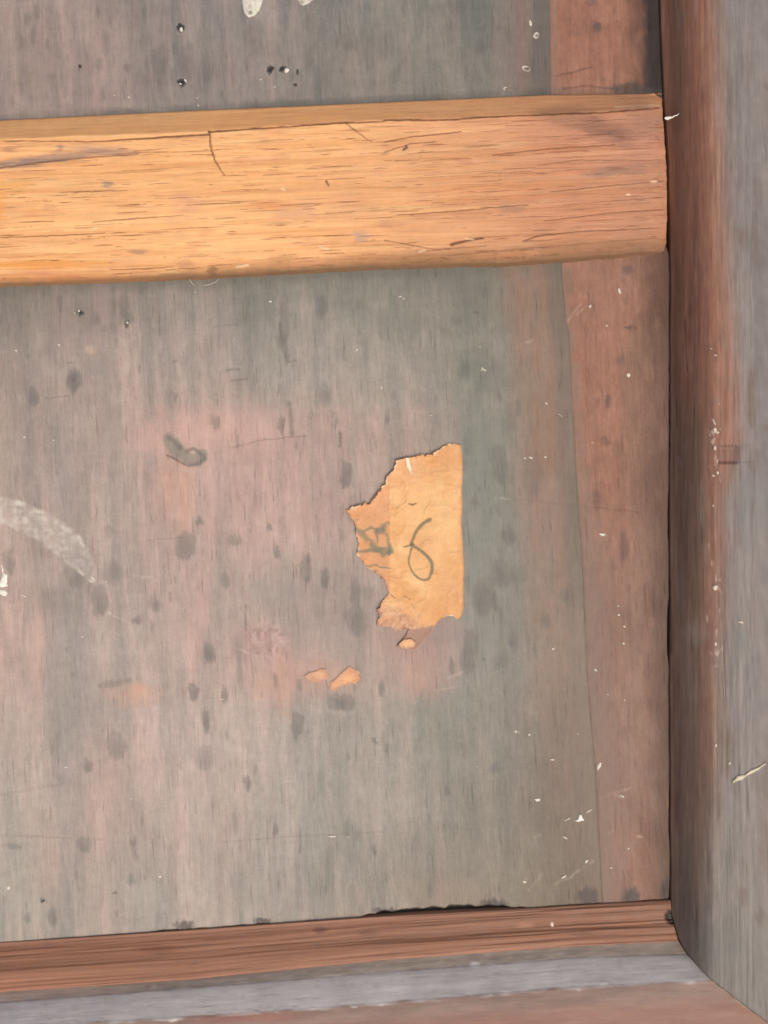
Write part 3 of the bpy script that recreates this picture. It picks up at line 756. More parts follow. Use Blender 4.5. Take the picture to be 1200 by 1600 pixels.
def mitre_end(u):
    y = np.full(np.shape(u), 1520.0)
    for _ in range(40):
        x, _z = stile_xz(u, y)
        y = .5 * y + .5 * mitre(x)
    return y


y_end = mitre_end(uu)
U = np.broadcast_to(uu[None, :], (len(rows_t), len(uu)))
Y = -380 + rows_t[:, None] * (y_end[None, :] + 380)
Xs, Zs = stile_xz(U, Y)
wv = .8 * fbm(Y / 40, Y * 0, 401, 3) * np.clip(1 - U, 0, 1)
Xs = Xs + wv
cv = Canvas(Xs, Y, srgb(132, 102, 88))
cv.fray(4, 10, 4, 16, 930)
red = srgb(156, 112, 91); tanc = srgb(139, 112, 95); grey = srgb(146, 139, 134)
t = sstep(380, 1150, Y + 70 * fbm(Xs / 24, Y / 200, 403, 3))
inner = red * (1 - t[..., None]) + tanc * t[..., None]
lowg = srgb(137, 131, 122)
t2 = sstep(1180, 1520, Y)
inner = inner * (1 - t2[..., None] * .6) + lowg * t2[..., None] * .6
fg = grey * (1 - t2[..., None] * .6) + srgb(138, 134, 125) * t2[..., None] * .6
# ragged line where the grey stain of the front ends
be = np.interp(Y, [-400, 0, 200, 400, 560, 620, 690, 720, 800, 1000, 1180, 1300, 1600], [1112, 1114, 1122, 1130, 1142, 1149, 1150, 1140, 1128, 1124, 1122, 1108, 1085]) + 3 * fbm(Xs / 20, Y / 60, 405, 3)
k = sstep(-24, 34, Xs - be + 5 * fbm(Xs / 6, Y / 40, 406, 3))
cv.col = inner * (1 - k[..., None]) + fg * k[..., None]
worn = sstep(30, 2, np.abs(Xs - (be - 16))) * np.interp(Y, [-400, 0, 350, 620, 760, 860, 1000, 1100, 1200, 1500], [.15, .3, .5, .75, .6, .75, .55, .45, .15, .0]) * (.7 + .3 * fbm(Xs / 9, Y / 26, 407, 3))
cv.mix(slice(None), np.clip(worn * .85, 0, 1), srgb(182, 132, 110))
st = .6 * fbm(Xs / 9, Y / 260, 409, 3) + .5 * fbm(Xs / 3.6, Y / 120, 411, 3) + .4 * fbm(Xs / 30, Y / 70, 413, 3)
cv.col += st[..., None] * np.array([.06, .054, .050]) + fbm(Xs / 2.4, Y / 24, 414, 3, .75)[..., None] * .05
cv.mix(slice(None), sstep(.30, .0, U + .1 * fbm(Xs / 8, Y / 60, 415, 3)) * .7 * np.interp(Y, [0, 300, 420, 700, 900], [.4, .4, .9, .9, .7]), srgb(80, 56, 43))  # base of the inner face darkened: painted corner shade plus dirt
cv.mix(slice(None), sstep(.5, .35, np.abs(U - .36)) * .35 * sstep(600, 680, Y) * sstep(1000, 800, Y), srgb(110, 96, 80))
for b in [(1068, 800, 10, 140, srgb(104, 84, 70), .35), (1080, 1080, 14, 120, srgb(140, 120, 106), .35), (1090, 990, 20, 14, srgb(176, 166, 152), .4), (1072, 1050, 12, 40, srgb(150, 140, 128), .3), (1060, 60, 10, 120, srgb(118, 96, 82), .4), (1085, 60, 8, 130, srgb(158, 112, 92), .4),
          (1075, 560, 7, 20, srgb(178, 138, 120), .5), (1165, 790, 30, 40, srgb(132, 136, 130), .4), (1160, 1010, 22, 30, srgb(132, 136, 128), .35), (1175, 650, 14, 60, srgb(160, 150, 146), .3), (1180, 960, 10, 40, srgb(160, 142, 136), .4), (1130, 1480, 26, 30, srgb(120, 122, 114), .4),
          (1165, 1400, 8, 120, srgb(162, 158, 148), .35), (1080, 1430, 10, 60, srgb(104, 96, 86), .35), (1195, 1280, 12, 90, srgb(150, 130, 120), .3), (1140, 1300, 10, 80, srgb(120, 118, 108), .3), (1068, 1380, 10, 60, srgb(112, 100, 90), .4), (1055, 180, 12, 30, srgb(120, 90, 72), .4)]:
    cv.blob(*b[:4], b[4], a=b[5], soft=.8, wob=.4)
for p, w, a in [([(1070, 500), (1072, 560), (1074, 580)], 1, .4), ([(1046, 905), (1047, 960), (1048, 1020)], [1.4, 2, 1.5], .6), ([(1056, 620), (1057, 670)], 1, .5), ([(1084, 620), (1082, 700)], .8, .3), ([(1046, 640), (1046, 720)], 1.2, .5)]:
    cv.line(p, w, srgb(60, 44, 38), a, h=-.6, wob=1.2)
rs_ = random.Random(47)
for i in range(110):
    y = rs_.uniform(-30, 1560); x = rs_.uniform(1052, 1230)
    a = rs_.uniform(2, 9); b = a * rs_.uniform(1, 6)
    cv.blob(x, y, a, b, [srgb(112, 90, 76), srgb(164, 152, 142), srgb(126, 120, 112)][rs_.randrange(3)], a=rs_.uniform(.12, .35), soft=rs_.uniform(.3, .8), wob=.5)
# small square notch cut across the worn edge
q = sstep(1120, 1124, Xs) * sstep(1158, 1146, Xs) * sstep(695.5, 698, Y) * sstep(724.5, 722, Y)
cv.h -= q * 3
rim = (np.abs(Y - 696.5) < 1.8) | (np.abs(Y - 723.5) < 1.5)
cv.mix(slice(None), q * .4, srgb(150, 112, 98))
cv.mix(slice(None), (rim & (Xs > 1121) & (Xs < 1152)) * .38, srgb(84, 62, 56))
cv.mix(slice(None), sstep(3.4, .6, np.abs(Xs - 1122.5)) * (Y > 696) * (Y < 724) * .3, srgb(84, 60, 54))
cv.line([(1150, 697), (1178, 695)], 1.0, srgb(120, 112, 104), .5)
cv.line([(1150, 723), (1178, 722)], 1.0, srgb(110, 104, 98), .5)
rnd = random.Random(9)
for i in range(40):    # chipped specks along the worn edge
    y = rnd.choice([rnd.gauss(710, 34), rnd.gauss(690, 18), rnd.gauss(925, 40), rnd.gauss(1010, 30)])
    x = rnd.gauss(1117, 5)
    cv.blob(x, y, rnd.uniform(1, 2.6), rnd.uniform(1, 3.4), srgb(238, 212, 192), a=rnd.uniform(.2, .8), soft=.4, wob=.4, h=.5)
cv.h += .5 * fbm(Xs / 5, Y / 90, 417, 3) + .8 * fbm(Xs / 24, Y / 40, 419, 3) * sstep(.7, 1.0, U)
stile = grid_object('side_stile', at(Xs, Y, Zs + cv.h), cv.col, M_stile, bottom=-30)
parent(stile, cabinet)
tag(stile, 'thick brown side stile with worn reddish edge and grey front')

# ------------------------------------------------------------------ base: bead and bottom rail


def row_end(yfun, off=0.0):
    x = 1080.0
    for _ in range(60):
        y = float(yfun(np.array(x)))
        xm = np.interp(y, MY, MX)
        x = .5 * x + .5 * xm
    return x - off


MX = np.array([1040, 1049, 1053, 1061, 1072, 1090, 1108, 1136, 1156, 1182, 1210, 1500.])
MY = np.array([1380, 1404, 1441, 1468, 1487, 1508, 1527, 1549, 1565, 1584, 1606, 1832.])
ss = np.concatenate((np.linspace(0, .36, 60), np.linspace(.362, 1, 640)))


def base_grid(profile):
    PXb = []; PYb = []; Zb = []
    for fa, fb, wt, z in profile:
        yf = lambda x, fa=fa, fb=fb, wt=wt: fa(x) * (1 - wt) + fb(x) * wt
        xe = row_end(yf, 1.6)
        x = -600 + ss * (xe + 600)
        PXb.append(x); PYb.append(yf(x)); Zb.append(np.full_like(x, z))
    return np.array(PXb), np.array(PYb), np.array(Zb)


# bead: sloping strip with worn ridges along it
prof = [(bead_top, bead_low, w, 3.2 + 9 * w ** 1.05) for w in np.linspace(0, 1, 60)]
PXb, PYb, Zb = base_grid(prof)
w = np.linspace(0, 1, 60)[:, None] + 0 * PXb
cv = Canvas(PXb, PYb, srgb(150, 105, 80))
g = .6 * fbm(PXb / 420, w * 9 + .15 * fbm(PXb / 200, w * 2, 500, 2), 501, 3) + .5 * fbm(PXb / 160, w * 24, 503, 3)
cv.col += g[..., None] * np.array([.17, .15, .13])
cv.mix(slice(None), sstep(.2, .0, w) * .4, srgb(186, 140, 116))
cv.mix(slice(None), sstep(.88, 1.0, w + .06 * fbm(PXb / 40, w * 4, 505, 3)) * .45, srgb(196, 140, 116))
cv.mix(slice(None), sstep(.55, .8, w) * sstep(300, -50, PXb) * .35, srgb(196, 136, 108))
for b in [(245, 1483, 26, 7, srgb(118, 70, 52), .5), (500, 1453, 9, 5, srgb(104, 66, 54), .6), (575, 1458, 16, 4, srgb(110, 70, 56), .5), (910, 1459, 18, 4, srgb(112, 76, 62), .5), (820, 1446, 14, 4, srgb(190, 140, 116), .5), (1040, 1440, 22, 18, srgb(140, 100, 84), .4)]:
    cv.blob(*b[:4], b[4], a=b[5], soft=.6, wob=.4)
cv.blob(1047, 1433, 7.5, 9, srgb(26, 26, 27), a=.92, soft=.4, wob=.5, h=-4)
cv.h += 3.4 * fbm(PXb / 500, w * 8 + .15 * fbm(PXb / 200, w * 2, 500, 2), 507, 3) + .9 * fbm(PXb / 140, w * 22, 509, 3)
bead = grid_object('bead_strip', at(PXb, PYb, Zb + cv.h), cv.col, M_base, bottom=-30)
parent(bead, cabinet)
tag(bead, 'reddish brown ridged bead strip along the bottom rail')

ZB0, ZB1, ZB2 = 11.0, 18.0, 50.0
front_low = curve([(-600, 1900), (0, 1850), (600, 1812), (1500, 1780)])
prof = [(bead_low, band_top, t_, ZB0 - 2 + (ZB1 - ZB0 + 2) * t_) for t_ in np.linspace(-.12, 1, 18)]
prof += [(band_top, band_low, t_, ZB1 + (ZB2 - ZB1) * t_ ** .9) for t_ in np.linspace(.03, 1, 34)]
prof += [(band_low, front_low, t_, ZB2 + 1 + 40 * t_ ** .8) for t_ in np.concatenate((np.linspace(.01, .25, 36), np.linspace(.27, 1, 24)))]
PXb, PYb, Zb = base_grid(prof)
r = (np.arange(len(prof)) / 1.0)[:, None] + 0 * PXb
cv = Canvas(PXb, PYb, srgb(150, 132, 120))
a_ = sstep(15, 20, r + 2.0 * fbm(PXb / 24, r / 4, 601, 3))       # into the whitened band
b_ = sstep(50, 54, r + 2.5 * fbm(PXb / 30, r / 5, 603, 3))       # past it
cdark = srgb(164, 151, 138) + .07 * fbm(PXb / 18, r / 4, 605, 4)[..., None]
cband = srgb(224, 218, 214) + (.07 * fbm(PXb / 60, r / 16, 607, 3, .55) + .012 * fbm(PXb / 5, r / 7, 608, 3))[..., None]
cfro = srgb(156, 131, 118) + (.07 * fbm(PXb / 60, r / 8, 609, 4))[..., None] * np.array([1, .9, .8])
cv.col = cdark * (1 - a_[..., None]) + cband * a_[..., None]
cv.col = cv.col * (1 - b_[..., None]) + cfro * b_[..., None]
cv.mix(slice(None), sstep(60, 78, r) * .4, srgb(172, 112, 92))
cv.mix(slice(None), sstep(300, -40, PXb) * (r < 20) * .5, srgb(196, 166, 152))
rnd = random.Random(14)
for i in range(34):
    x = rnd.uniform(0, 1090); y = float(band_low(np.array(x))) + rnd.uniform(-4, 5)
    cv.blob(x, y, rnd.uniform(2, 9), rnd.uniform(1, 2.6), srgb(226, 222, 216), a=rnd.uniform(.3, .8), soft=.5, wob=.5, h=.4)
for i in range(60):
    x = rnd.uniform(-30, 1080); y = float(band_top(np.array(x))) + rnd.uniform(-8, 22)
    cv.blob(x, y, rnd.uniform(2, 8), rnd.uniform(1.5, 5), srgb(178, 168, 160) if rnd.random() < .5 else srgb(226, 218, 210), a=rnd.uniform(.12, .3), soft=.8, wob=.5)
for b in [(742, 1508, 7, 5, srgb(236, 234, 230), .7), (270, 1592, 8, 4, srgb(240, 232, 224), .8), (420, 1590, 60, 8, srgb(176, 110, 96), .4), (330, 1592, 40, 6, srgb(168, 106, 92), .4)]:
    cv.blob(*b[:4], b[4], a=b[5], soft=.5, wob=.4)
cv.line([(1112, 1531), (1136, 1548), (1160, 1567), (1186, 1586), (1215, 1609)], [1.4, 2.2, 2.6, 2.4, 2.4], srgb(222, 212, 186), .75, wob=1.5, breaks=.32)
cv.h += .35 * fbm(PXb / 40, r / 12, 611, 2) * sstep(12, 20, r) + .3 * fbm(PXb / 120, r / 6, 613, 3)
brail = grid_object('bottom_rail', at(PXb, PYb, Zb + cv.h), cv.col, M_base, bottom=-30)
parent(brail, cabinet)
tag(brail, 'moulded bottom rail with a whitened, rubbed upper edge')

# ------------------------------------------------------------------ paper


def paper_piece(name, poly, step, painter, zfun, mat, jag=1.0, thick=0.7, holes=0):
    P = np.array(poly, float)
    x0, y0 = P.min(0) - 3; x1, y1 = P.max(0) + 3
    x = np.arange(x0, x1, step); y = np.arange(y0, y1, step)
    X, Y = np.meshgrid(x, y)
    jg = jag * (sstep(718, 700, X) * .85 + .15) if name == 'paper_label' else jag
    jx = X + jg * fbm(X / 5, Y / 5, 701, 4, .7); jy = Y + jg * fbm(X / 5, Y / 5, 705, 4, .7)
    ins = in_poly(jx, jy, poly)
    dist = seg_dist(jx, jy, list(poly) + [poly[0]])
    if holes:
        ins &= ~((fbm(X / 5, Y / 4, 703, 4, .65) > .22 + dist / holes))
    cell = ins[:-1, :-1] & ins[1:, :-1] & ins[1:, 1:] & ins[:-1, 1:]
    cv = Canvas(X, Y, srgb(240, 190, 130))
    painter(cv, dist)
    Zt = zfun(X, Y, dist) + cv.h
    top = at(X, Y, Zt); bot = at(X, Y, Zt - thick)
    idx = np.arange(X.size).reshape(X.shape)
    n = X.size
    f = np.stack((idx[:-1, :-1], idx[1:, :-1], idx[1:, 1:], idx[:-1, 1:]), -1)[cell]
    fb = f[:, ::-1] + n
    # rim
    e = np.concatenate([np.stack((f[:, i], f[:, (i + 1) % 4]), 1) for i in range(4)])
    key = e[:, 0].astype(np.int64) * n + e[:, 1]; rkey = e[:, 1].astype(np.int64) * n + e[:, 0]
    b = e[~np.isin(key, rkey)]
    side = np.stack((b[:, 1], b[:, 0], b[:, 0] + n, b[:, 1] + n), 1)
    F = np.concatenate((f, fb, side))
    used = np.unique(F); mp = np.zeros(2 * n, np.int64); mp[used] = np.arange(len(used))
    co = np.concatenate((top.reshape(-1, 3), bot.reshape(-1, 3)))[used]
    lin = to_lin(np.concatenate((cv.col.reshape(-1, 3), cv.col.reshape(-1, 3) * .9)))[used] * ALB
    return finish(name, co, mp[F], lin, mat)


def Z4(pts):
    return [(520 + a / 4.445, 670 + b / 4.445) for a, b in pts]


LAB = Z4([(890, 112), (900, 200), (905, 300), (897, 450), (903, 540), (893, 640), (905, 800), (912, 950), (910, 1100), (910, 1250), (890, 1310), (860, 1325), (820, 1300), (770, 1315), (700, 1375),
          (640, 1380), (565, 1392), (520, 1400), (430, 1412), (390, 1375), (350, 1385), (318, 1370), (305, 1340), (318, 1285), (305, 1252), (345, 1200), (388, 1140), (370, 1080), (330, 1020), (290, 985),
          (240, 970), (200, 915), (163, 875), (175, 800), (160, 720), (150, 650), (110, 600), (86, 570), (110, 550), (180, 530), (265, 512), (270, 490), (330, 420), (365, 372), (375, 322), (430, 265),
          (440, 222), (500, 200), (600, 185), (700, 170), (740, 140), (770, 110), (830, 98)])


def label_paint(cv, dist):
    X, Y = cv.px, cv.py
    c = srgb(246, 191, 134) + np.zeros(X.shape + (3,))
    c += (fbm(X / 26, Y / 30, 711, 5, .65) * .085)[..., None] * np.array([.6, 1, 1.3])
    c += (fbm(X / 6, Y / 6, 713, 3) * .02)[..., None]
    cv.col = c
    pale = sstep(.05, .45, fbm(X / 22, Y / 20, 712, 4, .6))
    cv.mix(slice(None), pale * .45, srgb(254, 214, 160))
    cv.blob(672, 820, 44, 70, srgb(254, 210, 148), a=.55, soft=.9)
    cv.blob(690, 720, 34, 26, srgb(228, 168, 116), a=.5, soft=.9)
    cv.blob(700, 920, 30, 50, srgb(230, 172, 120), a=.4, soft=.9)
    cv.blob(660, 850, 16, 22, srgb(222, 160, 118), a=.35, soft=.9)
    L = sstep(609.5, 607.0, X + .8 * fbm(X / 8, Y / 12, 715, 2)) * (Y < 935)
    cv.mix(slice(None), L * .5, srgb(222, 160, 122))
    cv.mix(slice(None), sstep(40, 0, np.abs(X - 630)) * sstep(780, 730, Y) * .3, srgb(230, 172, 140))
    cv.h -= L * .5
    cv.mix(slice(None), sstep(5, 1, dist + 2 * fbm(X / 7, Y / 7, 717, 3)) * .35, srgb(190, 132, 92))
    cv.mix(slice(None), sstep(4.5, .8, dist + 2.5 * fbm(X / 5, Y / 5, 727, 3)) * (X < 712) * sstep(-.05, .3, fbm(X / 18, Y / 18, 728, 2)) * .8, srgb(255, 228, 188))
    cv.mix(slice(None), sstep(2.2, .4, dist) * (X < 700) * .4 * sstep(-.2, .4, fbm(X / 14, Y / 14, 718, 2)), srgb(120, 82, 62))
    # crumpled, half-peeled foot
    ft = sstep(935, 962, Y + .35 * (X - 600) * -1 + 10 * fbm(X / 12, Y / 12, 719, 3)) * sstep(690, 640, X)
    cv.mix(slice(None), ft * .55, srgb(206, 158, 134))
    cv.mix(slice(None), ft * sstep(.05, .5, fbm(X / 7, Y / 9, 721, 3)) * .6, srgb(170, 130, 116))
    cv.mix(slice(None), ft * sstep(.1, .5, fbm(X / 6, Y / 7, 725, 3)) * .5, srgb(246, 206, 168))
    cv.h += ft * 2.0 * fbm(X / 9, Y / 11, 723, 3)
    # ink
    INK = srgb(114, 112, 92)
    P8 = Z4([(672, 632), (630, 655), (590, 700), (562, 755), (545, 800)])
    ink_ = .70
    def stroke(pts, w, c, a):
        sp = spline(pts)
        ws = list(np.interp(np.linspace(0, len(w) - 1, len(sp)), np.arange(len(w)), w))
        cv.line(sp, ws, c, a, soft=.6, wob=1.3, breaks=.22)
    stroke(P8, [3.0, 2.7, 2.4, 2.2, 2.2], INK, ink_)
    stroke(Z4([(485, 820), (520, 812), (560, 800)]), [.7, 1.4, 2.0], INK, ink_)
    stroke(Z4([(545, 805), (600, 838), (655, 885), (690, 940), (682, 1005), (655, 1048), (605, 1040), (555, 995), (527, 930), (535, 870), (552, 800)]), [2.4, 2.5, 2.7, 2.6, 2.4, 2.2, 1.8, 1.3, 1.3, 1.5, 1.8], INK, ink_ * .95)
    G2 = srgb(136, 134, 114)
    for pts, w in [([(160, 705), (210, 735), (255, 785), (300, 830), (400, 848)], [3.2, 5, 5.4, 5.4, 4.5]), ([(175, 858), (240, 850), (330, 845)], [2.4, 3.4, 4]), ([(215, 705), (262, 684), (300, 712)], [1.4, 2.6, 2]),
                   ([(300, 720), (350, 690), (385, 655)], [3.6, 5.5, 3]), ([(308, 700), (305, 790)], [2.6, 1.0]), ([(350, 700), (385, 770), (395, 870)], [4.5, 2.2, 2.2]), ([(345, 875), (400, 860)], [3, 4]),
                   ([(218, 945), (300, 952), (400, 968)], [.7, 1.2, 1.6])]:
        cv.line(spline(Z4(pts)), list(np.interp(np.linspace(0, len(w) - 1, 8 * (len(w) - 1) + 1), np.arange(len(w)), w)), G2, .68, soft=.6, wob=3.6, breaks=.32)
    # little scars
    cv.line(Z4([(530, 520), (555, 528), (582, 515)]), [.8, 1.6, .8], srgb(120, 78, 52), .7, wob=.8)
    cv.line(Z4([(405, 1150), (430, 1180)]), .8, srgb(140, 96, 66), .6)
    cv.line(Z4([(495, 1160), (540, 1185)]), .8, srgb(150, 104, 72), .5)
    cv.line(Z4([(545, 1215), (570, 1250)]), .7, srgb(150, 104, 72), .5)
    cv.blob(*Z4([(845, 432)])[0], 1.2, 1.2, srgb(255, 240, 210), a=.9)


def label_z(X, Y, dist):
    rid = 1 - np.abs(fbm(X / 34 + .3 * fbm(X / 20, Y / 20, 738, 2), Y / 30, 737, 3)) * 2.2
    z = 1.8 + 1.4 * fbm(X / 30, Y / 34, 731, 4, .6) + 1.0 * np.clip(rid, 0, 1) ** 3
    torn = sstep(700, 640, X) * sstep(900, 780, Y)
    z = z + torn * 8.0 * np.exp(-dist / 7.0) * (.55 + .45 * fbm(X / 16, Y / 16, 733, 2))
    z = z + sstep(930, 960, Y) * sstep(690, 640, X) * 2.0 * np.exp(-dist / 9)
    z = z + sstep(712, 725, X) * .8
    return np.maximum(z, .9)


label = paper_piece('paper_label', LAB, .85, label_paint, label_z, M_paper, jag=4.6, thick=1.1)
tag(label, 'torn tan paper label with a handwritten 8 and green lettering stuck on the panel', 'paper label')
# small tongue of white torn fibre at the top edge of the label
tear = paper_piece('torn_edge', Z4([(505, 202), (530, 200), (540, 250), (552, 285), (545, 292), (552, 330), (528, 290), (512, 262)]), .5,
                   lambda cv, d: cv.mix(slice(None), np.ones(cv.px.shape) * .95, srgb(255, 244, 214)), lambda X, Y, d: label_z(X, Y, seg_dist(X, Y, LAB + [LAB[0]])) + 1.6, M_paper, jag=.5)
tear.parent = label
# under-layer left of the lower corner
under = paper_piece('backing_layer', Z4([(520, 1395), (640, 1370), (700, 1372), (690, 1412), (640, 1465), (590, 1525), (560, 1540), (500, 1500), (438, 1512), (470, 1470), (505, 1430)]), .85,
                    lambda cv, d: (cv.mix(slice(None), np.ones(cv.px.shape) * .9, srgb(176, 144, 130)), cv.mix(slice(None), sstep(2.5, .6, d) * .5 * (cv.px > 640), srgb(224, 170, 138)), cv.mix(slice(None), sstep(3, .6, d) * .7 * (cv.px < 636), srgb(112, 92, 84)))[0],
                    lambda X, Y, d: 1.0 + 1.4 * np.exp(-d / 4) + .4 * fbm(X / 8, Y / 8, 743, 3), M_paper, jag=1.0)
under.parent = label
tag(under, 'brown bared backing layer at the foot of the label')


def scrap_paint(seed, base):
    def f(cv, d):
        X, Y = cv.px, cv.py
        cv.col = base + (fbm(X / 8, Y / 7, seed, 4) * .07)[..., None] * np.array([.5, 1, 1.1])
        cv.mix(slice(None), sstep(6, .3, d + 4 * fbm(X / 5, Y / 5, seed + 9, 3)) * .6, srgb(198, 160, 140))
        cv.blob(float(X.mean()) + 3, float(Y.mean()) - 2, 8, 6, srgb(255, 206, 158), a=.5, soft=.8)
    return f


def ZS(pts):
    return [(460 + a / 8.571, 1020 + b / 8.571) for a, b in pts]


def flat_z(seed, lift=1.4):
    return lambda X, Y, d: .9 + lift * np.exp(-d / 3.5) * (.5 + .5 * fbm(X / 6, Y / 6, seed, 2)) + .4 * fbm(X / 5, Y / 5, seed + 3, 3)


s1 = paper_piece('paper_scrap', ZS([(120, 325), (180, 265), (280, 230), (360, 200), (450, 240), (485, 300), (470, 370), (390, 380), (350, 425), (270, 405), (190, 375)]), .7, scrap_paint(751, srgb(222, 176, 146)), flat_z(752, .4), M_paper, jag=4.0, thick=.5, holes=9)
tag(s1, 'faded pinkish paper scrap left of the brighter orange one below the torn label', 'paper scrap', 'scraps of the torn label')
s2 = paper_piece('paper_scrap', ZS([(690, 205), (740, 175), (790, 215), (890, 240), (890, 330), (850, 425), (740, 430), (660, 450), (570, 480), (530, 545), (480, 500), (475, 420), (560, 340), (620, 260)]), .7, scrap_paint(755, srgb(236, 180, 136)), flat_z(756, .8), M_paper, jag=4.0, thick=.5, holes=11)
tag(s2, 'bright orange crumpled paper scrap, right one of two below the torn label', 'paper scrap', 'scraps of the torn label')
s3 = paper_piece('paper_scrap', Z4([(455, 1495), (490, 1462), (545, 1458), (578, 1485), (570, 1515), (510, 1528), (470, 1525)]), .6, scrap_paint(759, srgb(244, 190, 136)), lambda X, Y, d: 2.9 + 1.2 * np.exp(-d / 3), M_paper, jag=.6, thick=.6)
tag(s3, 'tiny oval orange paper scrap just under the foot of the torn label', 'paper scrap', 'scraps of the torn label')

# ------------------------------------------------------------------ dried paint and chips


def lump(name, poly, z0, hgt, base, step=.7, jag=.8, seed=801, spots=()):
    def paint(cv, d):
        cv.col = base + (fbm(cv.px / 5, cv.py / 5, seed, 3) * .05)[..., None]
        for sx, sy, r_, c_ in spots:
            cv.blob(sx, sy, r_, r_, c_, a=.7, soft=.6, wob=.4)
    return paper_piece(name, poly, step, paint, lambda X, Y, d: z0 + hgt * (1 - np.exp(-d / 3.0)) + .25 * fbm(X / 3, Y / 3, seed + 1, 2), M_paint, jag=jag, thick=hgt * .8 + .6)


def ell(cx, cy, rx, ry, n=14, ang=0., seed=0, rough=.2):
    r = random.Random(seed)
    out = []
    for i in range(n):
        a = 2 * math.pi * i / n
        k = 1 + r.uniform(-rough, rough)
        x, y = rx * k * math.cos(a), ry * k * math.sin(a)
        out.append((cx + x * math.cos(ang) - y * math.sin(ang), cy + x * math.sin(ang) + y * math.cos(ang)))
    return out


WHITE = srgb(232, 228, 210)
d1 = lump('paint_drip', [(379, -34), (400, -36), (411, -20), (411, 0), (406, 16), (398, 25), (388, 28), (381, 20), (378, 6), (377, -14)], .6, 2.4, srgb(226, 222, 206), spots=[(391, 10, 3, srgb(186, 184, 172)), (391, 20, 3, srgb(120, 116, 104)), (398, -2, 4, srgb(206, 204, 190))])
d2 = lump('paint_drip', [(466, -18), (480, -24), (492, -14), (492, -2), (484, 5), (474, 10), (467, 6), (464, -4)], .6, 2.0, srgb(212, 208, 190), seed=811, spots=[(472, 3, 4, srgb(160, 154, 140)), (484, -2, 3, srgb(170, 164, 150))])
for d in (d1, d2):
    d.parent = panel
tag(d1, 'large drip of white paint at the upper edge of the panel')
tag(d2, 'smaller drip of white paint at the upper edge of the panel')
chips = [('panel', (283, 46, 2.6, 4.4, .1)), ('panel', (290, 126, 3.4, 2.2, .6)), ('panel', (282, 131, 2.4, 1.8, .4)), ('panel', (448, 110, 5.0, 3.6, -.4)), ('panel', (430, 136, 2, 1.4, 0)), ('panel', (407, 124, 2, 1.1, 0)), ('panel', (201, 152, 2.6, 1.4, .4)), ('panel', (179, 149, 2, 1.2, .3)), ('panel', (308, 153, 2, .9, 0)), ('panel', (310, 165, 2.2, 1.2, .4)),
         ('panel', (829, 36, 2.2, 6, -.2)), ('panel', (829, 715, 4, 1.6, .3)), ('panel', (820, 716, 2.5, 1.4, .3)), ('panel', (852, 714, 3.4, 1.4, 0)), ('panel', (757, 578, 4, 1.2, .6)), ('panel', (753, 577, 1.4, 3.2, .2)), ('panel', (750, 542, 1.4, 1.3, 0)), ('panel', (854, 630, 2.2, 1.8, .6)), ('panel', (876, 649, 6, 1.0, .62)),
         ('panel', (625, 463, 2.6, 1.2, 0)), ('panel', (631, 466, 1.4, 1.4, 0)), ('panel', (558, 547, 1.6, 2, 0)), ('panel', (596, 606, 1.8, 2, 0)), ('panel', (674, 649, 1.8, .9, 0)), ('panel', (422, 471, 2.6, 1.8, 0)), ('panel', (199, 504, 2, 2, 0)), ('panel', (123, 486, 2.2, 3, .5)), ('panel', (117, 489, 2.2, 1.2, 0)),
         ('panel', (92, 539, 2.6, 1.8, .5)), ('panel', (25, 548, 2, 1.6, 0)), ('panel', (38, 683, 2.4, 1.6, .5)), ('panel', (84, 688, 2.6, 1, 0)), ('panel', (305, 457, 2, 1, 0)), ('panel', (347, 1093, 2.6, 1.1, -.2)), ('panel', (103, 1199, 3.6, 1.2, 0)), ('panel', (128, 995, 2, 1.2, .4)), ('panel', (205, 1248, 1.4, 1.2, 0)), ('panel', (171, 957, 3, 1.2, .5)),
         ('panel', (145, 904, 4.5, 1.8, .8)), ('panel', (166, 909, 2, 1.4, .8)), ('panel', (37, 931, 5, 1.4, .5)), ('panel', (519, 1307, 7, 1.6, .05)), ('panel', (545, 1308, 5, .9, .1)), ('panel', (250, 1370, 2.2, 2.6, 0)), ('panel', (13, 1387, 3, 4, .6)), ('panel', (864, 1014, 3, 2, -.5)), ('panel', (806, 1143, 2.4, 2.2, 0)), ('panel', (827, 1148, 2.4, 2.6, .6)),
         ('panel', (863, 1187, 3.6, 1.6, .3)), ('panel', (903, 1147, 2, 1.2, 0)), ('panel', (745, 1198, 1.4, 1.2, 0)), ('panel', (840, 1250, 5, 2.4, 0)), ('panel', (887, 1280, 6, 1.3, -.5)), ('panel', (921, 1267, 7, 1.2, -.5)), ('panel', (883, 1309, 4.5, 1.4, .7)), ('panel', (881, 1370, 5, 1.6, -.4)), ('panel', (820, 1378, 3, 2.2, .2)), ('panel', (917, 1346, 4, 2, -.8)),
         ('edge', (922, 479, 2.4, 2.8, 0)), ('edge', (948, 509, 1.7, 1.6, 0)), ('edge', (968, 455, 2.6, 4.6, -.3)), ('edge', (982, 586, 3.4, 3.8, .3)), ('edge', (936, 1197, 2.6, 8, .35)), ('edge', (941, 835, 6, 2.6, .1)), ('edge', (931, 1047, 2, 2.6, -.5)), ('edge', (966, 947, 1.6, 1.6, 0)), ('edge', (967, 961, 2.2, 2, 0)), ('edge', (976, 979, 2.6, 1.6, .4)), ('edge', (974, 1005, 2, 2.2, 0)), ('edge', (976, 1094, 1.6, 1.2, 0)),
         ('edge', (972, 1244, 4.5, 1.6, .4)), ('edge', (955, 1356, 3, 1.4, 0)), ('edge', (982, 1326, 1.5, 1.8, 0)), ('edge', (950, 1085, 2, 1.2, 0)), ('edge', (926, 692, 2, 1.2, 0))]
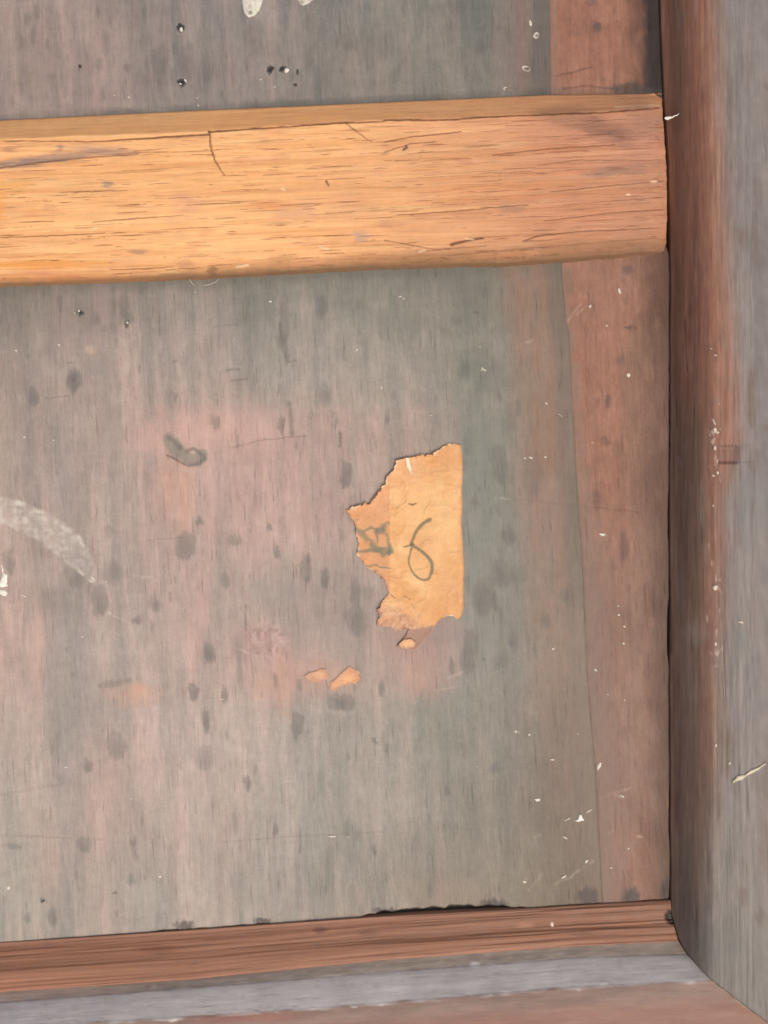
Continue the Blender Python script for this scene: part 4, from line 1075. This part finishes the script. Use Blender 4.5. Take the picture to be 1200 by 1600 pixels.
for i, (who, (x, y, a, b, ang)) in enumerate(chips):
    o = lump('paint_chip', ell(x, y, a, b, 10, ang, i, .28), .35, .9, WHITE - .02 * random.Random(i).random(), step=.55, jag=.5, seed=820 + i % 9)
    o.parent = panel if who == 'panel' else edge_board
# ring-shaped chips
for x, y, a, b in [(838, 55, 5, 5.5), (822, 107, 7, 5), (790, 138, 4, 3.4)]:
    pts_o = ell(x, y, a, b, 10, .2, int(x), .15)
    def paint(cv, d, x=x, y=y, a=a, b=b):
        cv.col = WHITE - .05 + 0 * cv.col
        cv.blob(x + 1, y + .6, a * .62, b * .55, srgb(112, 98, 90), a=.85, soft=.5, wob=.9, h=-.5)
    o = paper_piece('paint_chip', pts_o, .55, paint, lambda X, Y, d: .9 + .3 * fbm(X / 3, Y / 3, 5, 2), M_paint, jag=.6)
    o.parent = panel
# scraped white flake at the left edge and the bright one near the lower right corner
o = lump('paint_flake', [(3, 880), (6, 895), (12, 898), (11, 912), (14, 916), (4, 918), (-4, 916), (1, 906), (4, 897), (1, 884)], .4, 1.2, srgb(250, 248, 236), seed=841)
o.parent = panel
o = lump('paint_flake', [(-6, 922), (6, 921), (12, 926), (10, 932), (4, 931), (-4, 927)], .4, 1.2, srgb(246, 244, 230), seed=842)
o.parent = panel
o = lump('paint_flake', [(897, 1283), (903, 1279), (905, 1272), (909, 1273), (911, 1279), (915, 1281), (904, 1285)], .4, 1.4, srgb(246, 244, 236), seed=843)
o.parent = panel
# on the stile, the rail and the bead
zs = lambda x, y: float(np.interp(x, stile_xz(np.linspace(0, 3, 400), np.full(400, float(y)))[0], stile_xz(np.linspace(0, 3, 400), np.full(400, float(y)))[1]))


def stile_lump(name, poly, base, seed, hgt=1.2, step=.6):
    def zf_(X, Y, d):
        uu_ = np.linspace(0, 3, 300)
        xa, za = stile_xz(uu_, np.full(300, float(Y.mean())))
        return np.interp(X, xa, za) + .6 + hgt * (1 - np.exp(-d / 2.0))
    def paint(cv, d):
        cv.col = base + (fbm(cv.px / 5, cv.py / 5, seed, 3) * .06)[..., None]
    o = paper_piece(name, poly, step, paint, zf_, M_paint, jag=.8, thick=hgt + 2.5)
    o.parent = stile
    return o


stile_lump('paint_smear', [(1144, 1221), (1152, 1212), (1164, 1210), (1172, 1203), (1184, 1199), (1196, 1191), (1197, 1194), (1184, 1204), (1170, 1211), (1160, 1218), (1150, 1221), (1145, 1225)], srgb(224, 214, 182), 851)
for i, (x, y, a, b, ang) in enumerate([(1116, 660, 2, 5, -.5), (1117, 672, 3, 5, .2), (1121, 676, 2.6, 3, 0), (1121, 738, 2.6, 3, 0), (1114, 743, 3.5, 2, .5), (1117, 918, 4.5, 4, 0), (1119, 1165, 2, 3, 0), (1158, 972, 5, 1.6, .2), (1114, 790, 1.6, 2, 0), (1140, 1193, 2, 3, .3), (1118, 555, 3, 1.6, .3), (1112, 545, 2.4, 1.4, .4), (1118, 1006, 2, 3, 0), (1117, 700, 2.4, 4, .3)]):
    stile_lump('paint_chip', ell(x, y, a, b, 9, ang, 60 + i, .3), srgb(238, 218, 200), 860 + i % 5, .8, .5)
o = lump('paint_chip', [(859, 1441), (864, 1439), (866, 1448), (861, 1451)], 6, 2.5, srgb(240, 222, 206), step=.6, seed=871)
o.parent = bead

# white lint caught between the rail and the stile
def tube(name, pts, rad, mat, base):
    cu = []
    n = 8
    P = [Vector(p) for p in pts]
    rings = []
    for i, p in enumerate(P):
        t_ = (P[min(i + 1, len(P) - 1)] - P[max(i - 1, 0)]).normalized()
        a_ = t_.cross(Vector((0, 0, 1))).normalized(); b_ = t_.cross(a_)
        rings.append([p + (a_ * math.cos(2 * math.pi * k_ / n) + b_ * math.sin(2 * math.pi * k_ / n)) * rad[i] for k_ in range(n)])
    co = np.array([v for r_ in rings for v in r_])
    f = [[i * n + k_, i * n + (k_ + 1) % n, (i + 1) * n + (k_ + 1) % n, (i + 1) * n + k_] for i in range(len(P) - 1) for k_ in range(n)]
    m_ = len(P) - 1
    for base_i in (0, m_ * n):
        for q_ in range(0, n - 2, 2):
            f.append([base_i, base_i + q_ + 1, base_i + q_ + 2, base_i + (q_ + 3 if q_ + 3 < n else 0)] if q_ + 3 < n else [base_i, base_i + q_ + 1, base_i + q_ + 2, base_i + q_ + 2])
    f = [q_ for q_ in f if len(set(q_)) == 4]
    return finish(name, co, np.array(f), np.tile(to_lin(base) * ALB, (len(co), 1)), mat)


pts = [at(*p) for p in [(1039, 184.5, 26), (1043, 185, 27), (1046, 184, 27), (1050, 183.5, 26), (1054, 181, 25), (1058, 180, 27), (1061, 177, 30)]]
lint = tube('lint_fibre', pts, [1.6 * K, 2.8 * K, 2.2 * K, 1.3 * K, 1.1 * K, .8 * K, .4 * K], M_paper, srgb(255, 250, 240))
tag(lint, 'tiny white tuft of lint caught at the right end of the cross rail', 'lint')
# frayed fibres under the rail
for j, pp in enumerate([[(318, 446, 2), (326, 445, 3), (336, 441, 5), (342, 436, 8)], [(296, 436, 8), (299, 441, 5), (303, 446, 2)]]):
    o = tube('frayed_fibre', [at(*p) for p in pp], [.4 * K, .5 * K, .5 * K, .2 * K][:len(pp)], M_paper, srgb(226, 214, 196))
    o.parent = rail

scene.render.engine = 'CYCLES'
